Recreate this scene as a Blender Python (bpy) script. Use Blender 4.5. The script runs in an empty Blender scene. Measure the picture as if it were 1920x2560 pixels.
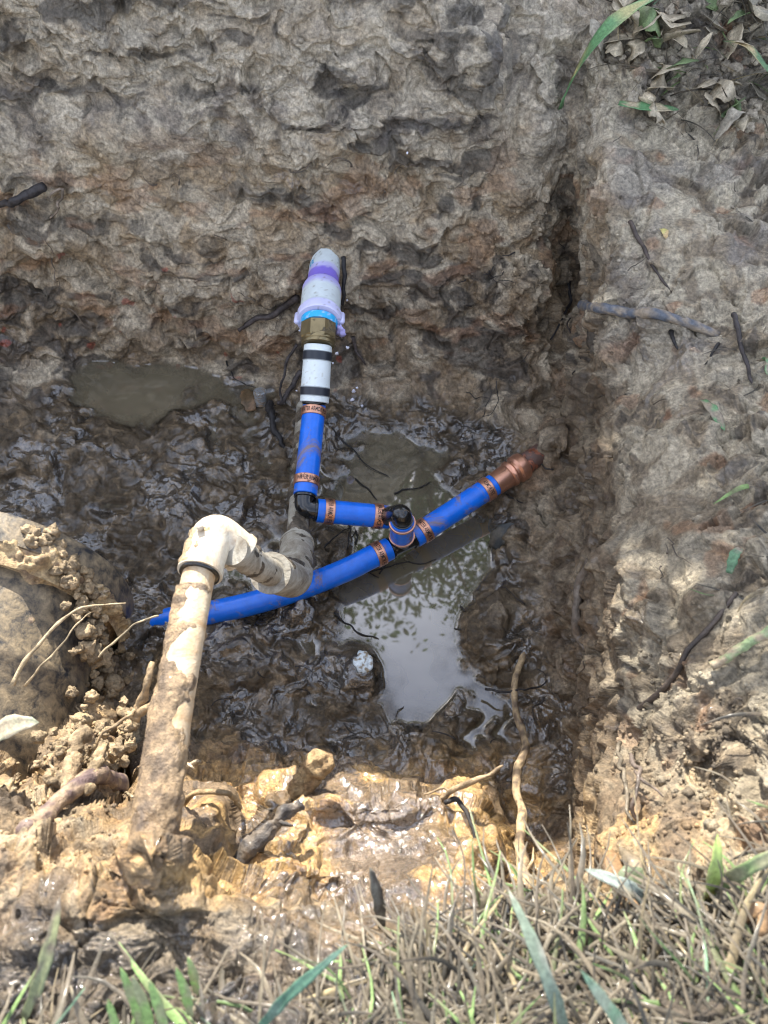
import bpy, math, random
import numpy as np
from mathutils import Vector, Matrix
random.seed(7); rng = np.random.default_rng(11)
R = math.radians
scene = bpy.context.scene
COL = scene.collection

# ------------------------------------------------------------------ camera
CAM = np.array([0., 0., .45]); PITCH = 58.0; F = 1925.0
FW = np.array([0, math.cos(R(PITCH)), -math.sin(R(PITCH))])
UP = np.array([0, math.sin(R(PITCH)), math.cos(R(PITCH))])
RT = np.array([1., 0, 0])
cam = bpy.data.objects.new('camera', bpy.data.cameras.new('camera')); COL.objects.link(cam)
cam.location = CAM; cam.rotation_euler = (R(90 - PITCH), 0, 0)
cd = cam.data; cd.sensor_fit = 'HORIZONTAL'; cd.sensor_width = 6.84; cd.lens = 6.84 * F / 1920
cd.clip_start = .01; cd.clip_end = 2000
cd.dof.use_dof = True; cd.dof.focus_distance = .90; cd.dof.aperture_fstop = 2.6
scene.camera = cam
def ray(px, py):
    px = np.asarray(px, float); py = np.asarray(py, float)
    return FW + ((px - 960) / F)[..., None] * RT + ((1280 - py) / F)[..., None] * UP
def Wz(px, py, z):
    r = ray(px, py); t = (np.asarray(z, float) - CAM[2]) / r[..., 2]
    return CAM + r * t[..., None]
def Wd(px, py, d):
    return CAM + ray(px, py) * np.asarray(d, float)[..., None]
def depth(P): return float(np.dot(np.asarray(P) - CAM, FW))
def rad(P, wpx): return wpx / 2 * depth(P) / F

# ------------------------------------------------------------------ noise
G12 = np.array([[1,1,0],[-1,1,0],[1,-1,0],[-1,-1,0],[1,0,1],[-1,0,1],[1,0,-1],[-1,0,-1],[0,1,1],[0,-1,1],[0,1,-1],[0,-1,-1],[1,1,0],[-1,1,0],[0,-1,1],[0,-1,-1]], np.float32)
def _hash(ix, iy, iz, seed):
    h = (ix.astype(np.uint32) * np.uint32(73856093)) ^ (iy.astype(np.uint32) * np.uint32(19349663)) ^ (iz.astype(np.uint32) * np.uint32(83492791)) ^ np.uint32(seed * 2654435761 % 4294967296)
    h ^= h >> np.uint32(13); h *= np.uint32(1274126177); h ^= h >> np.uint32(16)
    return h
def _perlin(P, seed):
    Pf = np.floor(P); f = (P - Pf).astype(np.float32); I = Pf.astype(np.int64)
    u = f * f * f * (f * (f * 6 - 15) + 10)
    out = 0
    for dx in (0, 1):
        wx = u[:, 0] if dx else 1 - u[:, 0]
        for dy in (0, 1):
            wy = u[:, 1] if dy else 1 - u[:, 1]
            for dz in (0, 1):
                wz = u[:, 2] if dz else 1 - u[:, 2]
                g = G12[_hash(I[:, 0] + dx, I[:, 1] + dy, I[:, 2] + dz, seed) & np.uint32(15)]
                out = out + wx * wy * wz * (g[:, 0] * (f[:, 0] - dx) + g[:, 1] * (f[:, 1] - dy) + g[:, 2] * (f[:, 2] - dz))
    return out
def perlin(P, seed=0):
    P = np.asarray(P, np.float32).reshape(-1, 3) + np.float32(137.3); out = np.empty(len(P), np.float32)
    for i in range(0, len(P), 120000): out[i:i + 120000] = _perlin(P[i:i + 120000], seed)
    return out
def worley(P, seed=0):
    P = np.asarray(P, np.float32).reshape(-1, 3) + np.float32(137.3); F1 = np.full(len(P), 9., np.float32); F2 = F1.copy()
    for s in range(0, len(P), 120000):
        p = P[s:s + 120000]; b = np.floor(p); I = b.astype(np.int64); f = p - b
        a1 = np.full(len(p), 9., np.float32); a2 = a1.copy()
        for dx in (-1, 0, 1):
            for dy in (-1, 0, 1):
                for dz in (-1, 0, 1):
                    h = _hash(I[:, 0] + dx, I[:, 1] + dy, I[:, 2] + dz, seed)
                    jx = (h & np.uint32(1023)) / np.float32(1023); jy = ((h >> np.uint32(10)) & np.uint32(1023)) / np.float32(1023); jz = ((h >> np.uint32(20)) & np.uint32(1023)) / np.float32(1023)
                    d = (dx + jx - f[:, 0]) ** 2 + (dy + jy - f[:, 1]) ** 2 + (dz + jz - f[:, 2]) ** 2
                    a2 = np.minimum(a2, np.maximum(a1, d)); a1 = np.minimum(a1, d)
        F1[s:s + 120000] = a1; F2[s:s + 120000] = a2
    return np.sqrt(F1), np.sqrt(F2)
def facets(P, seed=0):
    """broken-clod relief: every cell is a plane tilted its own way"""
    P = np.asarray(P, np.float32).reshape(-1, 3) + np.float32(137.3); out = np.empty(len(P), np.float32)
    for s in range(0, len(P), 120000):
        p = P[s:s + 120000]; b = np.floor(p); I = b.astype(np.int64); f = p - b
        a1 = np.full(len(p), 9., np.float32); v = np.zeros(len(p), np.float32)
        for dx in (-1, 0, 1):
            for dy in (-1, 0, 1):
                for dz in (-1, 0, 1):
                    h = _hash(I[:, 0] + dx, I[:, 1] + dy, I[:, 2] + dz, seed)
                    ex = dx + (h & np.uint32(1023)) / np.float32(1023) - f[:, 0]; ey = dy + ((h >> np.uint32(10)) & np.uint32(1023)) / np.float32(1023) - f[:, 1]; ez = dz + ((h >> np.uint32(20)) & np.uint32(1023)) / np.float32(1023) - f[:, 2]
                    d = ex * ex + ey * ey + ez * ez; g = G12[(h >> np.uint32(7)) & np.uint32(15)]; k = ((h >> np.uint32(3)) & np.uint32(255)) / np.float32(255) - .5
                    m = d < a1; a1 = np.where(m, d, a1); v = np.where(m, ex * g[:, 0] + ey * g[:, 1] + ez * g[:, 2] + k * .7, v)
        out[s:s + 120000] = v
    return out
def fbm(P, o=3, seed=0, g=.5):
    s = 0; a = 1
    for k in range(o): s = s + a * perlin(P * 2.03 ** k, seed + k); a *= g
    return s
def sstep(a, b, x):
    t = np.clip((x - a) / (b - a), 0, 1); return t * t * (3 - 2 * t)
def lin(r, g, b):
    c = np.array([r, g, b]) / 255.; return np.where(c <= .04045, c / 12.92, ((c + .055) / 1.055) ** 2.4)

# ------------------------------------------------------------------ object helpers
def mesh_obj(name, V, Fc, mat=None, parent=None, col=None, wet=None, smooth=True, uvn=None):
    me = bpy.data.meshes.new(name); V = np.asarray(V, np.float32).reshape(-1, 3)
    if isinstance(Fc, np.ndarray):
        nf, k = Fc.shape
        me.vertices.add(len(V)); me.vertices.foreach_set('co', V.ravel())
        me.loops.add(nf * k); me.loops.foreach_set('vertex_index', Fc.astype(np.int32).ravel())
        me.polygons.add(nf); me.polygons.foreach_set('loop_start', np.arange(0, nf * k, k, dtype=np.int32))
        me.update(calc_edges=True)
    else:
        me.from_pydata(V.tolist(), [], Fc); me.update()
    if smooth: me.polygons.foreach_set('use_smooth', np.ones(len(me.polygons), bool))
    if col is not None:
        a = me.attributes.new('Col', 'FLOAT_COLOR', 'POINT'); c = np.ones((len(V), 4), np.float32); c[:, :3] = col; a.data.foreach_set('color', c.ravel())
    if wet is not None:
        a = me.attributes.new('Wet', 'FLOAT', 'POINT'); w = np.empty(len(V), np.float32); w[:] = wet; a.data.foreach_set('value', w)
    o = bpy.data.objects.new(name, me); COL.objects.link(o)
    if mat: me.materials.append(mat)
    if parent is not None: o.parent = parent
    return o
def tag(o, label=None, cat=None, group=None, kind=None):
    if label: o['label'] = label
    if cat: o['category'] = cat
    if group: o['group'] = group
    if kind: o['kind'] = kind
    return o
def empty(name, label, cat, group=None, loc=(0, 0, 0)):
    o = bpy.data.objects.new(name, None); COL.objects.link(o); o.empty_display_size = .02
    return tag(o, label, cat, group)
def unit(v): v = np.asarray(v, float); return v / (np.linalg.norm(v) + 1e-12)
def resample(pts, step):
    """Catmull-Rom through pts (n,k) at about the given spacing of the first three columns."""
    P = np.asarray(pts, float); P = np.vstack([2 * P[0] - P[1], P, 2 * P[-1] - P[-2]]); out = []
    for i in range(1, len(P) - 2):
        n = max(1, int(np.linalg.norm(P[i + 1, :3] - P[i, :3]) / step))
        for t in np.arange(n) / n:
            a, b, c, d = P[i - 1:i + 3]
            out.append(.5 * (2 * b + (c - a) * t + (2 * a - 5 * b + 4 * c - d) * t * t + (3 * b - a - 3 * c + d) * t ** 3))
    out.append(P[-2]); return np.array(out)
def tube_geo(C, Rr, segs=24, caps=True, wob=None):
    """tube along points C with radii Rr -> V, F, axis index, angle index"""
    C = np.asarray(C, float); n = len(C); Rr = np.broadcast_to(Rr, (n,)).astype(float)
    T = np.gradient(C, axis=0); T /= (np.linalg.norm(T, axis=1, keepdims=True) + 1e-12)
    ref = unit(np.cross(T[0], [0, 0, 1.])) if abs(T[0][2]) < .95 else unit(np.cross(T[0], [0, 1., 0]))
    V = []; N = []
    ang = np.linspace(0, 2 * np.pi, segs, endpoint=False)
    for i in range(n):
        ref = unit(ref - np.dot(ref, T[i]) * T[i]); b = np.cross(T[i], ref)
        d = np.cos(ang)[:, None] * ref + np.sin(ang)[:, None] * b
        N.append(d); V.append(C[i] + d * Rr[i])
    V = np.array(V).reshape(-1, 3); N = np.array(N).reshape(-1, 3)
    Fc = []
    for i in range(n - 1):
        for j in range(segs):
            k = (j + 1) % segs; Fc.append((i * segs + j, i * segs + k, (i + 1) * segs + k, (i + 1) * segs + j))
    if caps:
        Fc.append(tuple(range(segs))[::-1]); Fc.append(tuple((n - 1) * segs + j for j in range(segs)))
    return V, Fc, N
def profile(P0, P1, prof, segs=48, sub=1):
    """lathe from P0 towards P1: prof = [(distance as a fraction, radius)]; returns centres and radii for tube_geo"""
    P0 = np.asarray(P0); P1 = np.asarray(P1); C = []; Rr = []
    eps = 1e-5
    last = None
    for t, r in prof:
        if last is not None and t <= last: t = last + eps
        last = t; C.append(P0 + (P1 - P0) * t); Rr.append(r)
    return np.array(C), np.array(Rr)
def lathe_geo(P0, P1, prof, segs=48, caps=True):
    C, Rr = profile(P0, P1, prof, segs)
    V, Fc, N = straight_geo(C, Rr, unit(np.asarray(P1) - np.asarray(P0)), segs, caps); return V, Fc
def straight_geo(C, Rr, T, segs, caps, phase=0):
    ref = unit(np.cross(T, [0, 0, 1.])) if abs(T[2]) < .95 else np.array([1., 0, 0])
    b = np.cross(T, ref); ang = np.linspace(0, 2 * np.pi, segs, endpoint=False) + phase
    d = np.cos(ang)[:, None] * ref + np.sin(ang)[:, None] * b
    V = (C[:, None, :] + d[None] * Rr[:, None, None]).reshape(-1, 3); n = len(C); Fc = []
    for i in range(n - 1):
        for j in range(segs):
            k = (j + 1) % segs; Fc.append((i * segs + j, i * segs + k, (i + 1) * segs + k, (i + 1) * segs + j))
    if caps: Fc.append(tuple(range(segs))[::-1]); Fc.append(tuple((n - 1) * segs + j for j in range(segs)))
    return V, Fc, np.tile(d, (n, 1))
def join_geo(parts):
    V = []; Fc = []; o = 0
    for v, f in parts:
        V.append(v); Fc += [tuple(i + o for i in t) for t in f]; o += len(v)
    return np.vstack(V), Fc
def flat_caps(o, ang=50):
    me = o.data
    me.polygons.foreach_set('use_smooth', np.ones(len(me.polygons), bool))
    try: me.set_sharp_from_angle(angle=R(ang))
    except Exception: pass

# ------------------------------------------------------------------ materials
def newmat(name):
    m = bpy.data.materials.new(name); m.use_nodes = True; nt = m.node_tree; b = nt.nodes['Principled BSDF']
    return m, nt, b, nt.nodes.new, nt.links.new
def noise_node(nt, scale, detail=4, rough=.55, coord='Object', dist=0, vec=None):
    n = nt.nodes.new('ShaderNodeTexNoise'); n.inputs['Scale'].default_value = scale; n.inputs['Detail'].default_value = detail; n.inputs['Roughness'].default_value = rough; n.inputs['Distortion'].default_value = dist
    if vec is None:
        tc = nt.nodes.new('ShaderNodeTexCoord'); vec = tc.outputs[coord]
    nt.links.new(vec, n.inputs['Vector']); return n
def ramp(nt, src, stops):
    r = nt.nodes.new('ShaderNodeValToRGB'); e = r.color_ramp.elements
    while len(e) < len(stops): e.new(.5)
    for i, (p, c) in enumerate(stops):
        e[i].position = p; e[i].color = (*c, 1) if hasattr(c, '__len__') else (c, c, c, 1)
    nt.links.new(src, r.inputs['Fac']); return r
def mixc(nt, fac, a, b):
    m = nt.nodes.new('ShaderNodeMix'); m.data_type = 'RGBA'
    if hasattr(fac, 'node'): nt.links.new(fac, m.inputs['Factor'])
    else: m.inputs['Factor'].default_value = fac
    for k, v in (('A', a), ('B', b)):
        s = [i for i in m.inputs if i.name == k and i.type == 'RGBA'][0]
        if hasattr(v, 'node'): nt.links.new(v, s)
        else: s.default_value = (*v, 1)
    return [o for o in m.outputs if o.type == 'RGBA'][0]
def bump(nt, b, src, dist, strength=1., prev=None, inp='Normal'):
    n = nt.nodes.new('ShaderNodeBump'); n.inputs['Distance'].default_value = dist; n.inputs['Strength'].default_value = strength
    nt.links.new(src, n.inputs['Height'])
    if prev is not None: nt.links.new(prev.outputs['Normal'], n.inputs['Normal'])
    nt.links.new(n.outputs['Normal'], b.inputs[inp]); return n
MUD = lin(128, 108, 82)

def mud_material(name, bs=1.0):
    m, nt, b, N, L = newmat(name)
    at = N('ShaderNodeAttribute'); at.attribute_name = 'Col'
    wt = N('ShaderNodeAttribute'); wt.attribute_name = 'Wet'
    n1 = noise_node(nt, 260, 5, .65); n2 = noise_node(nt, 60, 4, .6)
    r1 = ramp(nt, n1.outputs['Fac'], [(.25, .38), (.5, .95), (.75, 1.55)])
    mm = N('ShaderNodeMix'); mm.data_type = 'RGBA'; mm.blend_type = 'MULTIPLY'; mm.inputs['Factor'].default_value = 1
    L(at.outputs['Color'], [i for i in mm.inputs if i.name == 'A' and i.type == 'RGBA'][0]); L(r1.outputs['Color'], [i for i in mm.inputs if i.name == 'B' and i.type == 'RGBA'][0])
    L([o for o in mm.outputs if o.type == 'RGBA'][0], b.inputs['Base Color'])
    # wetness drives roughness, broken up by noise
    add = N('ShaderNodeMath'); add.operation = 'MULTIPLY_ADD'; L(n2.outputs['Fac'], add.inputs[0]); add.inputs[1].default_value = .9; 
    sub = N('ShaderNodeMath'); sub.operation = 'SUBTRACT'; L(wt.outputs['Fac'], sub.inputs[0]); sub.inputs[1].default_value = .45; L(sub.outputs[0], add.inputs[2])
    rr = N('ShaderNodeMapRange'); L(add.outputs[0], rr.inputs['Value']); rr.inputs['From Min'].default_value = .1; rr.inputs['From Max'].default_value = .95; rr.inputs['To Min'].default_value = .78; rr.inputs['To Max'].default_value = .2
    L(rr.outputs[0], b.inputs['Roughness'])
    cr = N('ShaderNodeMapRange'); L(add.outputs[0], cr.inputs['Value']); cr.inputs['From Min'].default_value = .50; cr.inputs['From Max'].default_value = 1.05; cr.inputs['To Min'].default_value = 0; cr.inputs['To Max'].default_value = 1
    L(cr.outputs[0], b.inputs['Coat Weight']); b.inputs['Coat Roughness'].default_value = .06; b.inputs['Coat IOR'].default_value = 1.9
    # bumps
    g = noise_node(nt, 420, 6, .7, dist=.4); p = bump(nt, b, g.outputs['Fac'], .0024 * bs, 1)
    g2 = noise_node(nt, 130, 5, .6, dist=.8); g3 = noise_node(nt, 110, 2.5, .5, dist=1.0); p2 = bump(nt, b, g2.outputs['Fac'], .0035 * bs, .8, p)
    # the wet film is smoother than the soil below it
    fb = N('ShaderNodeBump'); fb.inputs['Distance'].default_value = .0022 * bs; fb.inputs['Strength'].default_value = 1; L(g3.outputs['Fac'], fb.inputs['Height']); L(fb.outputs['Normal'], b.inputs['Coat Normal'])
    return m
M_mud = mud_material('mud')
M_crust = mud_material('mud_crust', .9)

def simple(name, colr, rough, metallic=0, coat=0, dirt=0, dirtcol=MUD, dscale=40, bumpd=0, spec=.5, soft=.0, dist=1.2):
    m, nt, b, N, L = newmat(name)
    base = tuple(colr); b.inputs['Metallic'].default_value = metallic; b.inputs['Specular IOR Level'].default_value = spec
    b.inputs['Coat Weight'].default_value = coat; b.inputs['Coat Roughness'].default_value = .08
    v = noise_node(nt, 90, 3, .6); rv = ramp(nt, v.outputs['Fac'], [(.3, tuple(np.array(base) * .86)), (.7, tuple(np.minimum(np.array(base) * 1.1, 1)))])
    colout = rv.outputs['Color']
    if dirt > 0:
        n = noise_node(nt, dscale, 7, .72, dist=dist); r = ramp(nt, n.outputs['Fac'], [(.64 - dirt * .3 - soft * .5, 0), (.70 - dirt * .3 + soft * .5, 1)])
        n3 = noise_node(nt, dscale * 7, 4, .7); r3 = ramp(nt, n3.outputs['Fac'], [(.66, 0), (.7, dirt)])
        mx = N('ShaderNodeMath'); mx.operation = 'MAXIMUM'; L(r.outputs['Color'], mx.inputs[0]); L(r3.outputs['Color'], mx.inputs[1])
        mk = N('ShaderNodeMath'); mk.operation = 'MULTIPLY'; L(mx.outputs[0], mk.inputs[0]); mk.inputs[1].default_value = .85
        colout = mixc(nt, mk.outputs[0], colout, tuple(dirtcol))
        ro = N('ShaderNodeMapRange'); L(mx.outputs[0], ro.inputs['Value']); ro.inputs['To Min'].default_value = rough; ro.inputs['To Max'].default_value = .6; L(ro.outputs[0], b.inputs['Roughness'])
        if metallic:
            me_ = N('ShaderNodeMapRange'); L(mx.outputs[0], me_.inputs['Value']); me_.inputs['To Min'].default_value = metallic; me_.inputs['To Max'].default_value = 0; L(me_.outputs[0], b.inputs['Metallic'])
        p = bump(nt, b, mx.outputs[0], .0004)
    else:
        b.inputs['Roughness'].default_value = rough; p = None
    L(colout, b.inputs['Base Color'])
    if bumpd: 
        bn = noise_node(nt, 300, 4, .6); bump(nt, b, bn.outputs['Fac'], bumpd, 1, p)
    return m
M_blue = simple('blue_plastic', (.003, .13, .64), .3, dirt=.24, dscale=18, soft=.04, bumpd=.00006)
M_copper = simple('copper_ring', (.58, .30, .20), .33, metallic=.85, dirt=.15, dirtcol=(.12, .05, .03), dscale=60, bumpd=.0001)
M_oldcopper = simple('old_copper', (.40, .16, .10), .36, metallic=.85, dirt=.75, dirtcol=(.04, .036, .032), dscale=45, bumpd=.0006)
M_black = simple('black_fitting', (.006, .007, .008), .16, dirt=.12, dscale=60, bumpd=.0002, coat=.3)
M_band = simple('dark_band', (.022, .026, .036), .4, dirt=.1, dscale=60)
M_brass = simple('brass', (.24, .19, .10), .32, metallic=.8, dirt=.32, dirtcol=(.05, .038, .022), dscale=50, bumpd=.0003)
M_pvc = simple('old_pvc', (.64, .59, .47), .42, soft=.28, dirt=.5, dirtcol=lin(150, 112, 66), dscale=26, bumpd=.0004)
M_pvcdark = simple('stained_pvc', (.46, .44, .37), .4, soft=.30, dirt=.66, dirtcol=lin(92, 78, 58), dscale=34, bumpd=.0006)
M_riser = simple('stained_riser', (.56, .47, .33), .5, soft=.3, dirt=.62, dirtcol=lin(150, 112, 66), dscale=30, bumpd=.0006)
M_ink = simple('ink', (.01, .008, .008), .5)
M_blueink = simple('blue_ink', (.02, .3, .6), .5)
M_steel = simple('steel', (.35, .38, .4), .35, metallic=.6, dirt=.4, dscale=60)
def vc_mat(name, rough=.6, bd=.0006, bscale=300, coat=0, trans=0, spec=.4, lo=.62, hi=1.3):
    m, nt, b, N, L = newmat(name)
    at = N('ShaderNodeAttribute'); at.attribute_name = 'Col'
    v = noise_node(nt, bscale, 5, .65); rv = ramp(nt, v.outputs['Fac'], [(.3, lo), (.7, hi)])
    mm = N('ShaderNodeMix'); mm.data_type = 'RGBA'; mm.blend_type = 'MULTIPLY'; mm.inputs['Factor'].default_value = 1
    L(at.outputs['Color'], [i for i in mm.inputs if i.name == 'A' and i.type == 'RGBA'][0]); L(rv.outputs['Color'], [i for i in mm.inputs if i.name == 'B' and i.type == 'RGBA'][0])
    L([o for o in mm.outputs if o.type == 'RGBA'][0], b.inputs['Base Color'])
    b.inputs['Roughness'].default_value = rough; b.inputs['Coat Weight'].default_value = coat; b.inputs['Coat Roughness'].default_value = .15; b.inputs['Specular IOR Level'].default_value = spec
    if trans:
        b.inputs['Transmission Weight'].default_value = 0
        tr = N('ShaderNodeBsdfTranslucent'); L([o for o in mm.outputs if o.type == 'RGBA'][0], tr.inputs['Color']); ms = N('ShaderNodeMixShader'); ms.inputs[0].default_value = trans
        out = nt.nodes['Material Output']; L(b.outputs[0], ms.inputs[1]); L(tr.outputs[0], ms.inputs[2]); L(ms.outputs[0], out.inputs['Surface'])
    bump(nt, b, v.outputs['Fac'], bd)
    return m
M_root = vc_mat('root_bark', .62, .0022, 240, coat=.12)
M_blade = vc_mat('grass_blade', .55, .0004, 350, trans=.25, coat=.12)
M_leaf = vc_mat('tree_leaf', .45, .0002, 40, trans=.35)
M_painted = vc_mat('stained_plastic', .38, .0001, 60, lo=.9, hi=1.06)
M_glove = vc_mat('mud_stained_shell', .4, .0006, 200, coat=.4)

# ------------------------------------------------------------------ terrain lattice: pixel direction -> height
CX = [-700, -200, 0, 200, 400, 600, 800, 1000, 1200, 1330, 1425, 1500, 1700, 1920, 2700]
TAB = {  # heights in cm
 -760: [26, 26, 26, 26, 26, 26, 26, 26, 22, 14, 9, 6, 4, 4, 4],  # unseen crest past the far wall, raised so it shadows the pit
 -300: [14, 14, 14, 14, 13, 13, 13, 13, 11, 8,  5,  3,  2,  2,  1],
 0:    [ 5,  5,  5,  5,  4,  4,  3,  3,  1,  1, -1, -1,  0,  0,  0],
 150:  [-2, -2, -1, -1, -2, -2, -2, -3, -4, -3, -6, -5, -5, -4, -3],
 300:  [-8, -8, -8, -8, -8, -8, -8, -9,-10, -9,-12, -9, -9, -9, -6],
 450:  [-14,-14,-14,-14,-15,-15,-14,-16,-17,-17,-20,-11,-11,-11, -8],
 600:  [-21,-21,-22,-22,-22,-21,-22,-23,-24,-25,-28,-14,-12,-12, -9],
 720:  [-27,-27,-29,-30,-29,-29,-27,-29,-29,-31,-34,-17,-14,-12, -9],
 820:  [-33,-33,-35,-36,-35,-35,-34,-34,-33,-35,-37,-20,-15,-12, -9],
 900:  [-37,-38,-39,-41,-41,-40,-38,-38,-36,-37,-38,-22,-16,-13, -9],
 1000: [-39,-40,-40,-41,-41,-41,-40,-40,-39,-38,-38,-23,-16,-12, -8],
 1150: [-39,-39,-40,-40,-41,-41,-41,-41,-41,-38,-36,-22,-15,-11, -7],
 1300: [-38,-38,-39,-40,-40,-41,-41,-41,-41,-39,-35,-22,-14, -9, -6],
 1450: [-37,-37,-38,-40,-40,-41,-41,-41,-41,-39,-34,-21,-13, -8, -4],
 1600: [-35,-35,-37,-39,-40,-41,-41,-41,-41,-40,-35,-23,-12, -7, -3],
 1750: [-24,-26,-32,-36,-39,-40,-41,-41,-41,-41,-38,-25,-11, -6, -2],
 1850: [-14,-17,-24,-30,-38,-40,-41,-41,-41,-41,-40,-24,-10, -5, -1],
 1930: [-9,-11,-17,-24,-34,-36,-38,-38,-40,-41,-40,-20,-11, -5, -1],
 2000: [-7, -9,-12,-18,-24,-27,-26,-26,-30,-39,-38,-17,-10, -5, -1],
 2080: [-5, -7, -8,-11,-13,-22,-21,-22,-23,-38,-38,-14, -9, -4, -1],
 2170: [-4, -5, -6, -7, -6,-14,-17,-18,-15,-36,-33,-11, -7, -3,  0],
 2260: [-3, -4, -5, -5, -4, -8,-13,-13,-10,-12,-10, -8, -5, -2,  0],
 2380: [-3, -3, -4, -4, -4, -4, -5, -5, -4, -4, -4, -4, -3, -1,  0],
 2560: [-2, -2, -3, -3, -3, -2, -2, -2, -2, -2, -2, -2, -1,  0,  0],
 3300: [ 0,  0,  0,  0,  0,  0,  0,  0,  0,  0,  0,  0,  0,  0,  0]}
CY = sorted(TAB); TZ = np.array([TAB[k] for k in CY], float) / 100
CG = 10.0
gx = np.arange(-720, 2721, CG); gy = np.arange(-780, 3321, CG)
def table(T):
    a = np.array([np.interp(gx, CX, row) for row in T])
    return np.array([np.interp(gy, CY, a[:, i]) for i in range(a.shape[1])]).T
def blur(A, s):
    k = int(3 * s) + 1; x = np.arange(-k, k + 1); w = np.exp(-x * x / (2 * s * s)); w /= w.sum()
    A = np.apply_along_axis(lambda v: np.convolve(np.pad(v, k, 'edge'), w, 'valid'), 0, A)
    return np.apply_along_axis(lambda v: np.convolve(np.pad(v, k, 'edge'), w, 'valid'), 1, A)
GX, GY = np.meshgrid(gx, gy)
BZ = blur(table(TZ), 1.7)
def polymask(poly, s=3.6):
    X = GX; Y = GY; ins = np.zeros(X.shape, bool); n = len(poly)
    for i in range(n):
        x0, y0 = poly[i]; x1, y1 = poly[(i + 1) % n]
        c = ((y0 > Y) != (y1 > Y)) & (X < (x1 - x0) * (Y - y0) / (y1 - y0 + 1e-9) + x0); ins ^= c
    return blur(ins.astype(float), s)
def gauss(cx, cy, sx, sy, rot=0):
    c, s = math.cos(R(rot)), math.sin(R(rot)); dx = GX - cx; dy = GY - cy
    return np.exp(-(((dx * c + dy * s) / sx) ** 2 + ((-dx * s + dy * c) / sy) ** 2))
PUD1 = polymask([(850,1180),(1000,1195),(1230,1290),(1265,1420),(1165,1500),(1125,1590),(1150,1690),(1105,1760),(1000,1815),(965,1740),(960,1660),(905,1590),(845,1540),(850,1400),(880,1340)])
PUD2 = polymask([(185,925),(240,905),(400,908),(560,938),(690,965),(705,1010),(660,1060),(600,1010),(480,985),(400,1020),(300,1060),(230,1030),(185,1000)])
PUD3 = polymask([(880,1080),(1010,1090),(1090,1130),(1080,1190),(960,1230),(840,1180),(850,1120)])
PUD4 = polymask([(-60,1190),(70,1200),(90,1290),(-60,1290)])
PUD5 = polymask([(740,1560),(845,1600),(850,1700),(800,1790),(745,1860),(715,1800),(730,1700)])
PUD = np.clip(PUD1 + PUD2 + PUD3 * .45 + PUD4 * .5 + PUD5 * .45, 0, 1)
BUMPS = [  # px, py, sx, sy, rot, cm
 (900, 1680, 55, 60, 0, 2.2), (1010, 1860, 120, 40, 0, 1.5), (1230, 1560, 60, 90, 0, 2.2), (1300, 1300, 60, 120, 0, 1.2), (760, 1520, 70, 60, 0, 1.8),
 (600, 1620, 160, 120, 0, 1.2), (600, 1250, 60, 100, 0, 1), (330, 1150, 120, 60, 0, 1.2), (130, 1080, 100, 60, 0, 1.5), (450, 1080, 160, 50, 0, .8), (1060, 1050, 120, 50, 0, .8),
 (690, 1050, 60, 50, 0, .5),
 # near heap
 (800, 1985, 100, 50, -20, 4.5), (1000, 2010, 150, 40, 0, 4), (1200, 2110, 80, 60, 20, 6), (900, 2120, 140, 60, 0, -2.5), (700, 2080, 60, 60, 0, 2),
 (395, 2120, 75, 50, 0, 9), (330, 2110, 60, 50, 0, 2.5), (1385, 1108, 44, 42, 0, 4.4), (620, 2030, 35, 60, 0, -8), (540, 2010, 60, 50, 0, 5), (1290, 2040, 40, 70, 0, -4),
 (820, 2230, 90, 40, 0, -4), (560, 2240, 120, 70, 0, 3), (200, 2230, 120, 60, 0, 1.5), (480, 2170, 60, 40, 0, 2.5),
 # left clods under the drain
 (235, 1760, 50, 120, 8, 5), (205, 1650, 40, 60, 0, 4), (165, 1900, 50, 80, 10, 5), (300, 1960, 30, 60, 10, -12), (250, 2080, 70, 50, 0, 2),
 (60, 1950, 60, 50, 0, -5), (40, 1780, 60, 50, 0, -3),
 # far wall ledges and right corner
 (1430, 560, 40, 60, 0, -3), (1440, 700, 35, 80, 0, -5), (1300, 180, 60, 260, 10, -2.5), (1180, 150, 80, 150, 0, 2.5), (1330, 720, 80, 70, 0, 3.5),
 (300, 330, 200, 80, 0, 1.2), (850, 330, 200, 60, 0, 1.2), (230, 950, 60, 40, 0, -.5), (120, 700, 120, 60, 0, -1), (600, 740, 150, 40, 0, 1),
 (1240, 1010, 90, 50, 0, 1.8), (1550, 1480, 40, 120, 0, 2), (1490, 1330, 30, 150, 0, -3), (1600, 1250, 80, 60, 0, 1.2), (1750, 1480, 90, 70, 0, 1.6),
 (1640, 1820, 60, 60, 0, 2), (1800, 1950, 60, 80, 0, -2), (1640, 2040, 90, 90, 0, 1.5),
]
for (cx, cy, sx, sy, rot, h) in BUMPS: BZ += gauss(cx, cy, sx, sy, rot) * h / 100
ZW = -.4125
floorm = np.maximum(sstep(-.375, -.395, BZ), np.clip(PUD2 * 1.3, 0, 1))
BZ = BZ * (1 - PUD * floorm) + (ZW - .0115 - .006 * PUD2) * PUD * floorm + floorm * (1 - PUD) * .002
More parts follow.
